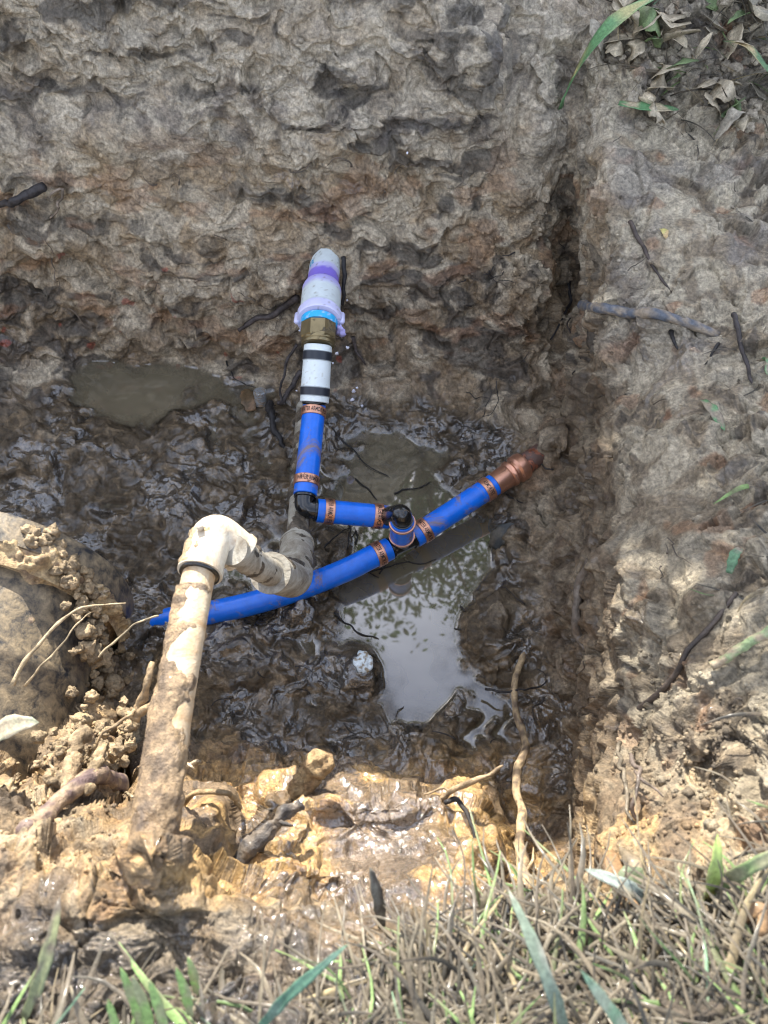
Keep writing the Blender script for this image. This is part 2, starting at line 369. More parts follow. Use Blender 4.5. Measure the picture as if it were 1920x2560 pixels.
# region maps -----------------------------------------------------
def soft(cond, s=4): return blur(cond.astype(float), s)
SMEAR = np.clip(gauss(330, 380, 260, 110) + gauss(520, 560, 180, 60, 10) + gauss(900, 60, 130, 60) + gauss(1720, 1450, 150, 200) * .8 + gauss(1800, 1700, 130, 120) * .6 + gauss(1560, 330, 150, 140) + gauss(1700, 620, 200, 140) + gauss(1620, 1330, 90, 120) + gauss(1700, 1180, 90, 60) * .6 + gauss(1700, 950, 120, 60) + gauss(1650, 2050, 140, 130) + gauss(980, 2150, 130, 110) + gauss(560, 2260, 120, 60) + gauss(100, 2260, 160, 60)+ gauss(1300, 330, 60, 200) + gauss(540, 2010, 60, 60), 0, 1)
CLOD = np.clip(gauss(1300, 720, 220, 200) + gauss(1000, 800, 200, 120) * .8 + gauss(220, 1780, 130, 200) * 1.2 + gauss(60, 1950, 200, 160) * .7 + gauss(1790, 1930, 120, 110) * .7 + gauss(1250, 600, 120, 100) + gauss(1240, 250, 60, 200) * .6 + gauss(200, 2120, 220, 60) * .6 + gauss(700, 200, 300, 60) * .5 + gauss(1800, 300, 200, 200) * .5 + gauss(650, 820, 400, 90) * .45, 0, 1)
YEL = np.clip(soft((GY > 1900) & (GX > 430) & (GX < 1360) & (GY < 2240)) + soft((GX < 480) & (GY > 1620) & (GY < 2300)) * .34 + gauss(1620, 2060, 170, 190) * .6 + gauss(1290, 2240, 200, 60) * .6, 0, 1)
def gsample(A, px, py):
    fx = np.clip((px - gx[0]) / CG, 0, len(gx) - 1.001); fy = np.clip((py - gy[0]) / CG, 0, len(gy) - 1.001)
    i = fx.astype(int); j = fy.astype(int); u = fx - i; v = fy - j
    u = u.astype(np.float32); v = v.astype(np.float32)
    return (A[j, i] * (1 - u) + A[j, i + 1] * u) * (1 - v) + (A[j + 1, i] * (1 - u) + A[j + 1, i + 1] * u) * v

# ------------------------------------------------------------------ dense ground sheet
ST = 2.3
def axis(a, b, c, d, st):
    mid = np.arange(b, c + st, st)
    def grow(frm, to):
        out = []; s = st; x = frm
        while abs(to - x) > 1:
            s = min(s * 1.07, 14); x = x + math.copysign(min(s, abs(to - x)), to - x); out.append(x)
        return out
    return np.array(grow(b, a)[::-1] + list(mid) + grow(mid[-1], d))
ax = axis(-690, -20, 1940, 2690, ST); ay = axis(-755, -20, 2575, 3290, ST)
def dense(a, ranges):
    for lo_, hi_, st_ in ranges: a = np.concatenate([a[a < lo_], np.arange(lo_, hi_, st_), a[a >= hi_]])
    return a
ax = dense(ax, [(1405, 1520, .9)]); ay = dense(ay, [(1890, 2030, 1.3), (2160, 2290, 1.6)])
AX, AY = np.meshgrid(ax, ay); H, Wn = AX.shape
fx, fy = AX.ravel(), AY.ravel()
def box(A, r, n=2):
    for _ in range(n):
        for ax_ in (0, 1):
            B = np.pad(A, [(r + 1, r) if k == ax_ else (0, 0) for k in range(A.ndim)], 'edge'); Cs = np.cumsum(B, axis=ax_); L_ = 2 * r + 1
            A = (np.take(Cs, np.arange(L_, Cs.shape[ax_]), axis=ax_) - np.take(Cs, np.arange(0, Cs.shape[ax_] - L_), axis=ax_)) / L_
    return A
Z0 = box(gsample(BZ, fx, fy).astype(np.float64).reshape(H, Wn), 4, 3).ravel()
P = Wz(fx, fy, Z0)
Pg = P.reshape(H, Wn, 3)
def normals(Pg):
    du = np.gradient(Pg, axis=1); dv = np.gradient(Pg, axis=0); n = np.cross(du, -dv); n /= (np.linalg.norm(n, axis=2, keepdims=True) + 1e-12)
    return n
Nm = box(normals(Pg), 6, 2); Nm /= np.linalg.norm(Nm, axis=2, keepdims=True); Nm = Nm.reshape(-1, 3)
for _ in range(1):
    pass
P32 = P.astype(np.float32)
smear = gsample(SMEAR, fx, fy); clod = gsample(CLOD, fx, fy); pud = gsample(PUD, fx, fy); yel = gsample(YEL, fx, fy)
flo = gsample(floorm, fx, fy)
outm = ((fx < -20) | (fx > 1940) | (fy < -20) | (fy > 2580))
# warp
wv = np.stack([perlin(P32 * 22, 1), perlin(P32 * 22, 2), perlin(P32 * 22, 3)], 1)
wv2 = np.stack([perlin(P32 * 70, 4), perlin(P32 * 70, 5), perlin(P32 * 70, 6)], 1)
PW = P32 + .014 * wv + .005 * wv2
ridge = lambda f, s: 1 - np.abs(perlin(PW * f, s)) * 2.2      # 1 at creases
bil = lambda f, s: np.abs(perlin(PW * f, s)) * 2.2            # rounded lumps with creased valleys
n_reg = perlin(P32 * 8, 20); n_reg2 = perlin(P32 * 17, 21)
sm = np.clip(smear * .95 + sstep(.02, .35, n_reg) * .6 * (1 - clod) * (1 - flo), 0, .94)          # smooth smeared clay
rough = (1 - sm)
_e = np.maximum(np.linalg.norm(np.gradient(Pg, axis=0), axis=2), np.linalg.norm(np.gradient(Pg, axis=1), axis=2)).ravel()
att = lambda f: sstep(1.6, 4.5, (1.0 / f) / _e)
d = .011 * perlin(P32 * 9, 30) + .0075 * (bil(17, 31) - .5) * (1 - .5 * sm)
d += (.0065 * (bil(42, 32) - .5)) * rough * (1 - .75 * flo) * sstep(-.45, .25, perlin(P32 * 12, 23))
d += flo * .0055 * perlin(PW * 38, 49)
d += (.0052 * (perlin(PW * 60, 33))) * rough * att(60)
wf = flo * (fy > 940) * (1 - sstep(1480, 1560, fx))
vr = sstep(-.25, .3, n_reg2)
d += att(130) * (.0026 * (bil(98, 34) - .5)) * (rough * .9 + .06) * (1 - .72 * wf) * (.3 + .8 * vr)
d += att(280) * (.0019 * (bil(210, 35) - .5)) * (rough * .9 + .08) * (1 - .75 * wf)
d += att(400) * (.0013 * perlin(PW * 400, 36)) * (rough + .1) * (1 - .7 * wf)
wallm = 1 - wf
fa = facets(PW * 20 + .25 * wv, 71); fb_ = facets(PW * 55, 72) * att(90)
d += wallm * (.0080 * fa * (1 - .6 * sm) + .0026 * fb_ * rough * sstep(-.35, .15, perlin(P32 * 14, 24)))
d += wf * .0030 * facets(PW * 20, 73)
# torn ledges and small overhanging scars on the walls
sc = perlin(PW * np.array([16, 16, 30], np.float32), 40); led = sstep(.02, .16, sc) * (1 - flo)
d += .0065 * (led - .5) * (1 - .6 * smear)
d += wf * (.0040 * (.35 + vr) * perlin(PW * 75, 47) + .0016 * perlin(PW * 150, 48))
sc2 = perlin(PW * np.array([38, 38, 62], np.float32), 41); d += .0032 * att(130) * (sstep(.0, .14, sc2) - .5) * (1 - flo * .6) * (1 - smear * .7)
# holes
hol = sstep(.36, .55, perlin(PW * 34, 42)) * (1 - smear * .8); d -= .010 * hol * (1 - flo * .5)
# clods
F1, F2 = worley(PW * 48, 5); ball = np.sqrt(np.clip(1 - F1 ** 2 * 1.15, 0, 1)); d += clod * .011 * (ball - .55) * att(80)
F1b, _ = worley(PW * 120, 6); ballb = np.sqrt(np.clip(1 - F1b ** 2 * 1.15, 0, 1)); d += att(200) * (clod * .0045 + .0014 * rough) * (ballb - .55)
# drag marks in the smeared clay
dr = perlin(P32 * np.array([120, 24, 24], np.float32) + wv * 1.2, 44); d += .0020 * dr * sm * att(120)
d *= (1 - .0 * flo)
# under water: calm bed
d *= (1 - .40 * pud * flo)
# floor is soft slurry: rounded, less torn
amp = np.where(fy > 2300, .8, 1.0)
d = d * (1 - .72 * sstep(.0026, .0075, _e))
d = d * amp * np.where(outm, .8, 1)
# floor: bring creases near the water line so that small pools form
P = P + Nm * d[:, None]
Pg = P.reshape(H, Wn, 3); Nf = normals(Pg)
PX, PY = ax, ay
def surf(px, py, off=0.0):
    """world point of the finished ground seen at that direction, lifted along +normal by off"""
    i = np.clip(np.searchsorted(PX, px) - 1, 0, Wn - 2); j = np.clip(np.searchsorted(PY, py) - 1, 0, H - 2)
    u = (px - PX[i]) / (PX[i + 1] - PX[i]); v = (py - PY[j]) / (PY[j + 1] - PY[j])
    p = (Pg[j, i] * (1 - u) + Pg[j, i + 1] * u) * (1 - v) + (Pg[j + 1, i] * (1 - u) + Pg[j + 1, i + 1] * u) * v
    return p + Nm.reshape(H, Wn, 3)[j, i] * off
# colours ---------------------------------------------------------
def C3(r, g, b): return np.array([r, g, b], np.float32)
grey = C3(.42, .355, .255); tan = C3(.33, .25, .155); brown = C3(.165, .118, .070); dark = C3(.035, .031, .028); orange = C3(.30, .125, .045)
red = C3(.30, .05, .025); slurry = C3(.082, .058, .031); sdark = C3(.030, .022, .013); yellow = C3(.43, .275, .115); bank = C3(.39, .335, .24); umber = C3(.20, .145, .085)
a1 = fbm(P32 * 11, 3, 50); a2 = fbm(P32 * 26 + wv * .6, 3, 55); a3 = fbm(P32 * 60 + wv2 * .8, 3, 60); a4 = perlin(PW * 150, 65)
def mixm(c, k, m): return c * (1 - m[:, None]) + k * m[:, None]
c = np.tile(grey, (len(P), 1))
c = mixm(c, tan, sstep(-.1, .35, a2))
c = mixm(c, C3(.41, .36, .285), sstep(520, 200, fy + a1 * 200) * .5)
lowwall = sstep(430, 900, fy + a1 * 260) * (fx < 1560)
c = mixm(c, brown, lowwall * .78 * sstep(-.45, .35, a2 + .2))
c = mixm(c, dark, sstep(.14, .34, fbm(P32 * np.array([10, 10, 34], np.float32) + wv * .7, 3, 70)) * .70 * (1 - smear))
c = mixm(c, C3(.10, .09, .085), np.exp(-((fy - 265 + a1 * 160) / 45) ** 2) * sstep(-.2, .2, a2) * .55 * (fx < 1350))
c = mixm(c, orange, sstep(.22, .42, fbm(P32 * np.array([14, 14, 26], np.float32), 3, 74)) * .28 * sstep(250, 480, fy) * (1 - flo) * (1 - yel))
c = mixm(c, red, sstep(.60, .68, fbm(P32 * 34, 2, 78)) * .6 * sstep(500, 640, fy) * sstep(1100, 900, fy) * (fx < 900))
rb = sstep(1480, 1560, fx)
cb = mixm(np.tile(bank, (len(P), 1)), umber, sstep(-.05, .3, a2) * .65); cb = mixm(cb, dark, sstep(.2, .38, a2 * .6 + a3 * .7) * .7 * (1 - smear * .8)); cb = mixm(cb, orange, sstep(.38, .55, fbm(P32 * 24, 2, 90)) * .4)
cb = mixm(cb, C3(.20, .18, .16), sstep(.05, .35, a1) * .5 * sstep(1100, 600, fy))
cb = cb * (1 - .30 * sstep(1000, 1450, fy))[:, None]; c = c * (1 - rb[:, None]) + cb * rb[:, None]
cf = mixm(np.tile(slurry, (len(P), 1)), sdark, sstep(-.15, .3, a2 + a1 * .6) * .85); cf = mixm(cf, umber, sstep(.12, .4, a3 + a1 * .3) * .5)
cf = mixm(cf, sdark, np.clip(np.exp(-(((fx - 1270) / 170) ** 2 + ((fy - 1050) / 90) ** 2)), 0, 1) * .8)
fm = np.clip(flo * sstep(960, 1010, fy + a1 * 60) * (1 - rb), 0, 1)
c = c * (1 - fm[:, None]) + cf * fm[:, None]
# trench side wall on the right: brown, its shade painted into the colour
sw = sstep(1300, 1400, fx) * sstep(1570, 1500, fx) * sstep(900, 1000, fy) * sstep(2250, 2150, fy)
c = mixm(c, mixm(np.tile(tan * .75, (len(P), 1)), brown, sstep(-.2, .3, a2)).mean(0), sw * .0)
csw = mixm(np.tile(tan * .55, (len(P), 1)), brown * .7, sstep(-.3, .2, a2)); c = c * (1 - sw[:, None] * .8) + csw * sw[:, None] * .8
cy = mixm(np.tile(yellow, (len(P), 1)), C3(.36, .21, .085), sstep(.0, .35, a2)); cy = mixm(cy, C3(.175, .125, .078), sstep(-.02, .2, a2 * .5 + a1 * .7 + .05) * .9); cy = mixm(cy, dark, sstep(.3, .45, a3) * .6)
ym = np.clip(yel * 1.25 + a3 * .5 * (yel > .1) * (yel < .95), 0, 1)
puddlet = np.exp(-(((fx - 940) / 115) ** 2 + ((fy - 2160) / 130) ** 2)); 
c = c * (1 - ym[:, None]) + cy * ym[:, None]
c = mixm(c, C3(.17, .125, .085), np.clip(sstep(.2, .5, puddlet + a2 * .4), 0, 1) * .9)
near = sstep(2230, 2380, fy + a1 * 200) 
cn = mixm(np.tile(C3(.175, .138, .095), (len(P), 1)), C3(.085, .066, .046), sstep(-.1, .25, a2)); cn = mixm(cn, dark, sstep(.1, .3, a3) * .7)
cn = mixm(cn, C3(.30, .21, .12), sstep(.1, .4, a1) * .6 * (fx < 1000))
c = c * (1 - near[:, None]) + cn * near[:, None]
c *= (1 + .38 * a3 + .3 * a4 + .10 * rng.normal(0, 1, len(c)).astype(np.float32).clip(-2, 2))[:, None]
c *= (1 - .24 * sstep(2120, 2260, fy + a1 * 120))[:, None]; c = np.clip(c, .012, .7)
wet = .32 + .25 * a1 + .25 * a2
wet = wet * (1 - fm) + (.74 + .5 * a2 + .45 * a1) * fm
wet = np.maximum(wet, lowwall * .5 * (1 - rb) + .2 * a2)
wet += yel * .42 * (fx > 600) * (fx < 1350) + puddlet * .6 + near * .18
wet -= .45 * np.exp(-(((fx - 1640) / 170) ** 2 + ((fy - 2060) / 170) ** 2)) + .25 * clod * (1 - fm)
wet = np.clip(wet, 0, 1); GC = c
idx = np.arange(H * Wn).reshape(H, Wn)
Fq = np.stack([idx[:-1, :-1], idx[1:, :-1], idx[1:, 1:], idx[:-1, 1:]], -1).reshape(-1, 4)
# skirt to the horizon: boundary loop pushed outwards in rings
loop = np.concatenate([idx[0, :-1], idx[:-1, -1], idx[-1, :0:-1], idx[:0:-1, 0]])
bp = P[loop]; cen = np.array([0, .45, 0]); base = len(P); VV = [P]; CC = [c]; WW = [wet]; FF = [Fq]; prev = loop
dirv = bp - cen; dirv[:, 2] = 0
zb = bp[:, 2].copy()
def ringsmooth(v, n=60):
    k_ = np.ones(2 * n + 1) / (2 * n + 1); e_ = np.concatenate([v[-n:], v, v[:n]]); return np.convolve(e_, k_, 'valid')
zs = ringsmooth(ringsmooth(zb)); dxs = ringsmooth(dirv[:, 0], 40); dys = ringsmooth(dirv[:, 1], 40)
for k, (sc_, zf) in enumerate([(1.04, .95), (1.12, .8), (1.25, .45), (1.45, .15), (1.8, 0), (3, 0), (8, 0), (30, 0), (200, 0), (1200, 0)]):
    q = cen + dirv * sc_
    if k > 0: q[:, 0] = cen[0] + dxs * sc_; q[:, 1] = cen[1] + dys * sc_
    q[:, 2] = (zs if k else .5 * zb + .5 * zs) * zf + (.012 * perlin((q * 7).astype(np.float32), 99 + k) if sc_ < 4 else 0)
    ids = base + np.arange(len(loop)); base += len(loop); VV.append(q); CC.append(np.tile(C3(.16, .15, .07) if k > 3 else C3(.22, .18, .12), (len(q), 1))); WW.append(np.full(len(q), .2))
    nx = np.roll(np.arange(len(loop)), -1)
    FF.append(np.stack([prev, ids, ids[nx], prev[nx]], -1)[:, ::-1]); prev = ids
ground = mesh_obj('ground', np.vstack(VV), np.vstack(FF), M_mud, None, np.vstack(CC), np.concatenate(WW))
tag(ground, 'muddy clay floor, banks and walls of the dug pit', kind='structure')

# ------------------------------------------------------------------ water
m, nt, b, N_, L_ = newmat('murky_water'); M_water = m
dep = N_('ShaderNodeAttribute'); dep.attribute_name = 'Depth'
wn = noise_node(nt, 9, 3, .5); wc = ramp(nt, wn.outputs['Fac'], [(.3, (.088, .076, .050)), (.7, (.13, .112, .074))])
L_(wc.outputs['Color'], b.inputs['Base Color']); b.inputs['Roughness'].default_value = .02; b.inputs['IOR'].default_value = 1.95; b.inputs['Specular IOR Level'].default_value = .8
L_(dep.outputs['Fac'], b.inputs['Alpha'])
w2 = noise_node(nt, 14, 2, .5); bump(nt, b, w2.outputs['Fac'], .00012)
wx = np.arange(-120, 1480, 4.0); wy = np.arange(860, 1960, 4.0); WX, WY = np.meshgrid(wx, wy); hw, ww = WX.shape
ix = np.clip(np.searchsorted(PX, WX.ravel()) - 1, 0, Wn - 2); iy = np.clip(np.searchsorted(PY, WY.ravel()) - 1, 0, H - 2)
tz = Pg[iy, ix, 2]
# local shore distance approximated by a blurred depth
dz = (ZW - tz).reshape(hw, ww); dzb = blur(dz, 1.0)
mk = blur((dz > 0).astype(float), 1.6); men = .0028 * np.clip(2 * (1 - mk), 0, 1) ** 1.5
PWt = Wz(WX.ravel(), WY.ravel(), ZW); PWt[:, 2] += men.ravel()
ok = (dzb > -.0035)
fm_ = ok[:-1, :-1] | ok[1:, :-1] | ok[1:, 1:] | ok[:-1, 1:]
wi = np.arange(hw * ww).reshape(hw, ww)
fq = np.stack([wi[:-1, :-1], wi[1:, :-1], wi[1:, 1:], wi[:-1, 1:]], -1)[fm_]
used = np.unique(fq); remap = np.full(hw * ww, -1); remap[used] = np.arange(len(used))
water = mesh_obj('water', PWt[used], remap[fq], M_water)
at = water.data.attributes.new('Depth', 'FLOAT', 'POINT'); at.data.foreach_set('value', np.clip(1 - np.exp(-np.clip(dzb.ravel()[used] + .0006, 0, 1) / .0045), .03, .985).astype(np.float32))
tag(water, 'murky brown puddle water standing on the pit floor', kind='structure')
# ------------------------------------------------------------------ trees beyond the pit
def leaf_cloud(centers, size, n_per, seed, col_a, col_b, spread=3.2):
    r = np.random.default_rng(seed); V = []; Fc = []; C = []; k = 0
    cs = np.repeat(np.asarray(centers), n_per, axis=0); n = len(cs)
    sp = size * spread
    p = cs + r.normal(0, 1, (n, 3)) * sp * [1, 1, .7]
    a = r.normal(0, 1, (n, 3)); a /= np.linalg.norm(a, axis=1, keepdims=True)
    b = np.cross(a, r.normal(0, 1, (n, 3))); b /= np.linalg.norm(b, axis=1, keepdims=True)
    nn = np.cross(a, b); L = size * r.uniform(.6, 1.3, n)[:, None]
    V = np.stack([p, p + a * L * .35 + b * L * .27 + nn * L * .06, p + a * L * .75 + b * L * .18, p + a * L - nn * L * .1, p + a * L * .75 - b * L * .18, p + a * L * .35 - b * L * .27 + nn * L * .06], 1).reshape(-1, 3)
    i = np.arange(n)[:, None] * 6
    Fc = np.vstack([i + [0, 1, 2, 3], i + [0, 3, 4, 5]])
    t = r.random((n, 1)); C = np.repeat(np.asarray(col_a) * t + np.asarray(col_b) * (1 - t), 6, axis=0)
    return V, Fc, C
def branch_mesh(lines):
    g = []
    for pts, r0, r1 in lines:
        q = resample(pts, .08 if np.linalg.norm(np.array(pts[0]) - pts[-1]) > .6 else .03); g.append(tube_geo(q, np.linspace(r0, r1, len(q)), 8)[:2])
    return join_geo(g)
def make_tree(label, base, crown_c, crown_r, nclump, n_per, leaf, seed, tr, gap=0.0, group=None, spread=3.2):
    t = empty('leafy_tree', label, 'tree', group)
    r = np.random.default_rng(seed); base = np.array(base, float); cc = np.array(crown_c, float)
    cen = []
    while len(cen) < nclump:
        q = r.uniform(-1, 1, 3)
        if np.dot(q, q) > 1: continue
        w = cc + q * crown_r
        if gap and perlin((w * 1.6)[None].astype(np.float32), seed)[0] < -gap: continue
        cen.append(w)
    cen = np.array(cen)
    lines = [([base - [0, 0, .3], base + (cc - base) * .33 + [.05, 0, .1], base + (cc - base) * .7 + [-.06, .04, .05], cc], tr, tr * .4)]
    for q in cen[::max(1, nclump // 26)]:
        s = base + (cc - base) * r.uniform(.5, .95); lines.append(([s, (s + q) / 2 + [0, 0, .06], q], tr * .3, tr * .06))
    V, Fc = branch_mesh(lines)
    mesh_obj('trunk', V, Fc, M_root, t, np.tile([.10, .075, .05], (len(V), 1)))
    V, Fc, C = leaf_cloud(cen, leaf, n_per, seed, (.07, .13, .03), (.03, .07, .02), spread)
    mesh_obj('crown', V, Fc, M_leaf, t, C)
    return t
make_tree('tall leafy tree beyond the far bank, mirrored in the brown puddle', (.6, 4.3, 0), (.30, 3.55, 4.5), np.array([1.9, 1.0, 1.0]), 120, 110, .062, 5, .11, gap=.10, spread=2.6)
# unseen low bushy tree, added on the sun path to shade the right bank
_s = np.array([-math.sin(R(14)) * math.cos(R(36)), math.cos(R(14)) * math.cos(R(36)), math.sin(R(36))])
_e1 = np.array([math.cos(R(14)), math.sin(R(14)), 0]); _e2 = np.cross(_e1, -_s) * -1
if _e2[2] < 0: _e2 = -_e2
cc_ = _s * 2.3 + _e1 * .63 + _e2 * -.35
make_tree('small unseen bushy tree added to shade the bank on the right of the pit', (cc_[0] + .1, cc_[1] + .1, 0), cc_, np.array([.42, .25, .25]), 150, 40, .045, 9, .03, spread=1.2)

# ------------------------------------------------------------------ lettering helper
def text_geo(s, size):
    cu = bpy.data.curves.new('lettering', 'FONT'); cu.body = s; cu.size = size; cu.resolution_u = 3; cu.offset = size * .012
    o = bpy.data.objects.new('lettering_source', cu); COL.objects.link(o); bpy.context.view_layer.update()
    me = bpy.data.meshes.new_from_object(o.evaluated_get(bpy.context.evaluated_depsgraph_get()))
    v = np.array([x.co[:] for x in me.vertices]); f = [tuple(p.vertices) for p in me.polygons]
    bpy.data.objects.remove(o); bpy.data.curves.remove(cu); bpy.data.meshes.remove(me)
    return v, f
def wrap_text(s, size, cen, axis, face, r, cdir, parent, mat=M_ink, shift=0., squash=1., name='lettering'):
    """letters bent round a cylinder of radius r about the axis; reads along cdir, centred on the side that faces face"""
    v, f = text_geo(s, size); a = unit(axis); n = unit(np.asarray(face) - np.dot(face, a) * a); c = unit(np.asarray(cdir) - np.dot(cdir, a) * a - np.dot(cdir, n) * n)
    h = np.cross(n, c); x = (v[:, 0] - (v[:, 0].min() + v[:, 0].max()) / 2) * squash + shift; y = v[:, 1] - (v[:, 1].min() + v[:, 1].max()) / 2
    th = x / r
    Q = np.asarray(cen) + (np.cos(th)[:, None] * n + np.sin(th)[:, None] * c) * (r + .00015) + y[:, None] * h
    return mesh_obj(name, Q, f, mat, parent, smooth=False)
TOCAM = lambda p: unit(CAM - np.asarray(p))

# ------------------------------------------------------------------ the new blue water line
line = empty('water_line', 'new blue plastic water line with copper crimp rings, black elbows and a white adapter', 'water pipe')
RP = .0143
def crimp(P0, P1, t, cdir, text='WATER ARMOR PEX', w=.0115, letters=True, shift=0.0):
    P0 = np.asarray(P0); P1 = np.asarray(P1); a = unit(P1 - P0); c = P0 + a * t; r = RP + .0015
    prof = [(-.5, RP - .0006), (-.5, r - .0003), (-.47, r), (.47, r), (.5, r - .0003), (.5, RP - .0006)]
    C = np.array([c + a * w * q for q, _ in prof]); V, Fc, _ = straight_geo(C, np.array([q for _, q in prof]), a, 64, False)
    o = mesh_obj('crimp_ring', V, Fc, M_copper, line); flat_caps(o, 35)
    if letters: wrap_text(text, .0082, c, a, TOCAM(c), r, cdir, o, shift=shift, squash=.50)
    return o
def pex(P0, P1, name='pipe_section', bow=None):
    P0 = np.asarray(P0); P1 = np.asarray(P1)
    if bow is None:
        L = np.linalg.norm(P1 - P0); e = .0008 / L
        V, Fc = lathe_geo(P0, P1, [(0, RP - .003), (0, RP - .0006), (e, RP), (.5, RP), (1 - e, RP), (1, RP - .0006), (1, RP - .003)], 64)
    else:
        q = resample(bow, .006); V, Fc, _ = tube_geo(q, RP, 64)
    o = mesh_obj(name, V, Fc, M_blue, line); flat_caps(o, 35); return o
# vertical-looking run
A0 = Wd(786, 1012, .965); A1 = Wd(763, 1238, .925); A0 = A0.copy()
o = pex(A0, A1); crimp(A0, A1, .0125, RT, shift=0); crimp(A0, A1, np.linalg.norm(A1 - A0) - .0175, RT, shift=.006)
aA = unit(A1 - A0)
# horizontal run
B0 = Wd(792, 1276, .925); B1 = Wd(973, 1293, .945)
o = pex(B0, B1); DOWN = -UP
crimp(B0, B1, .0145, DOWN, shift=-.002); crimp(B0, B1, np.linalg.norm(B1 - B0) - .0150, DOWN, shift=.002)
wrap_text('PEX 1"  ICC  ES  PMG', .0050, (B0 + B1) / 2, B1 - B0, TOCAM((B0 + B1) / 2) - UP * 1.5, RP, (B1 - B0), o, shift=.004, squash=.9)
aB = unit(B1 - B0)
# elbow one
def elbow_geo(p_in, corner, p_out, r, rr=.010, segs=40, bead=True):
    p_in, corner, p_out = map(np.asarray, (p_in, corner, p_out)); u = unit(p_in - corner); w = unit(p_out - corner)
    s = corner + u * rr; e = corner + w * rr
    arc = [(1 - t) ** 2 * s + 2 * t * (1 - t) * corner + t * t * e for t in np.linspace(0, 1, 9)]
    C = [p_in] + [p_in + (s - p_in) * k for k in (.33, .66)] + arc + [e + (p_out - e) * k for k in (.34, .67)] + [p_out]
    return tube_geo(np.array(C), r, segs)[:2]
def collar(c, a, r, w, segs=48):
    a = unit(a); return straight_geo(np.array([c - a * w / 2, c - a * w / 2, c - a * w * .4, c + a * w * .4, c + a * w / 2, c + a * w / 2]), np.array([r * .8, r * .96, r, r, r * .96, r * .8]), a, segs, False)[:2]
RE = .0118
cor1 = A1 + aA * .0165
# make the outgoing arm meet the horizontal run
cor1 = (A1 + aA * .017 + (B0 - aB * .017)) / 2
g = [elbow_geo(A1 - aA * .004, cor1, B0 + aB * .004, RE), collar(A1 + aA * .0022, aA, .0136, .0026), collar(B0 - aB * .0022, aB, .0136, .0026)]
V, Fc = join_geo(g); o = mesh_obj('elbow_fitting', V, Fc, M_black, line); flat_caps(o, 50)
# main run and tee
ZP = -.378
M0 = Wz(973, 1372, ZP); T1 = Wz(1034, 1343, ZP - .001)
aM = unit(T1 - M0); tee_c = (M0 + T1) / 2
bow = [Wz(395, 1556, -.416), Wz(440, 1545, -.404), Wz(540, 1529, -.398), Wz(650, 1503, -.392), Wz(760, 1467, -.385), Wz(865, 1425, -.380), M0 - aM * .03, M0]
o = pex(None if False else M0, M0, bow=bow)
crimp(M0 - aM * .05, M0, .05 - .0155, -UP + .5 * RT, shift=.002)
C0 = T1; C1 = Wz(1236, 1211, -.366)
o = pex(C0, C1); aC = unit(C1 - C0)
crimp(C0, C1, .0155, -UP + .5 * RT, shift=.002); crimp(C0, C1, np.linalg.norm(C1 - C0) - .013, -UP + .5 * RT, text='ARMOR PEX', shift=.000)
# stub up from the tee to elbow two
St0 = tee_c + np.array([0, 0, .0135]); St1 = tee_c + np.array([0, 0, .0135 + .040])
cor2 = np.array([tee_c[0], tee_c[1], St1[2] + .016]); 
g = [elbow_geo(M0 - aM * .003, tee_c, tee_c + aM * .001, RE), (tube_geo(np.array([M0 - aM * .004, tee_c, T1 + aM * .004]), RE, 40)[:2]), tube_geo(np.array([tee_c, tee_c + [0, 0, .02]]), RE, 40)[:2],
     collar(M0 + aM * .0022, aM, .0138, .0028), collar(T1 - aM * .0022, aM, .0138, .0028), collar(St0 - [0, 0, .002], np.array([0, 0, 1.]), .0138, .0026)]
g = g[1:]
V, Fc = join_geo(g); o = mesh_obj('tee_fitting', V, Fc, M_black, line); flat_caps(o, 50)
pex(St0, St1); crimp(St0, St1, .0035, RT, letters=False, w=.003); crimp(St0, St1, .0345, RT, letters=False, w=.0035)
B1b = B1
g = [elbow_geo(B1 - aB * .004, cor2 , St1 - [0, 0, .004], RE, rr=.012), collar(B1 + aB * .0022, aB, .0136, .0026), collar(St1 + [0, 0, .0015], np.array([0, 0, 1.]), .0130, .002)]
V, Fc = join_geo(g); o = mesh_obj('elbow_fitting', V, Fc, M_black, line); flat_caps(o, 50)
# copper end
D1 = Wz(1308, 1163, -.363); D2 = Wz(1385, 1113, -.365); L1 = np.linalg.norm(D1 - C1)
o = mesh_obj('copper_adapter', *lathe_geo(C1 - aC * .001, D1, [(0, .010), (0, .0150), (.42, .0158), (.47, .0150), (.52, .0175), (.58, .0178), (.63, .0155), (.70, .0155), (.76, .0185), (.93, .0188), (1, .0178), (1, .013)], 48), M_copper, line); flat_caps(o, 40)
V, Fc = lathe_geo(D1 - unit(D2 - D1) * .002, D2, [(0, .0142), (.3, .0142), (.6, .0142), (1, .0142)], 40); mesh_obj('copper_pipe', V, Fc, M_oldcopper, line)

# white / brass riser
def vlathe(name, P0, P1, prof, colf, segs=64, mat=M_painted, parent=line, nsub=40):
    """lathe with per-vertex colour from colf(t, theta-facing 0..1, point)"""
    P0 = np.asarray(P0); P1 = np.asarray(P1); ts = []; rs = []
    for (t0, r0), (t1, r1) in zip(prof[:-1], prof[1:]):
        k = max(1, int(abs(t1 - t0) * nsub))
        for i in range(k): ts.append(t0 + (t1 - t0) * i / k); rs.append(r0 + (r1 - r0) * i / k)
    ts.append(prof[-1][0]); rs.append(prof[-1][1]); ts = np.array(ts); rs = np.array(rs)
    C = P0 + np.outer(ts + np.arange(len(ts)) * 1e-6, P1 - P0); V, Fc, Nn = straight_geo(C, rs, unit(P1 - P0), segs, True)
    col = colf(np.repeat(ts, segs), V, Nn)
    o = mesh_obj(name, V, Fc, mat, parent, np.clip(col, 0, 1)); flat_caps(o, 40); return o
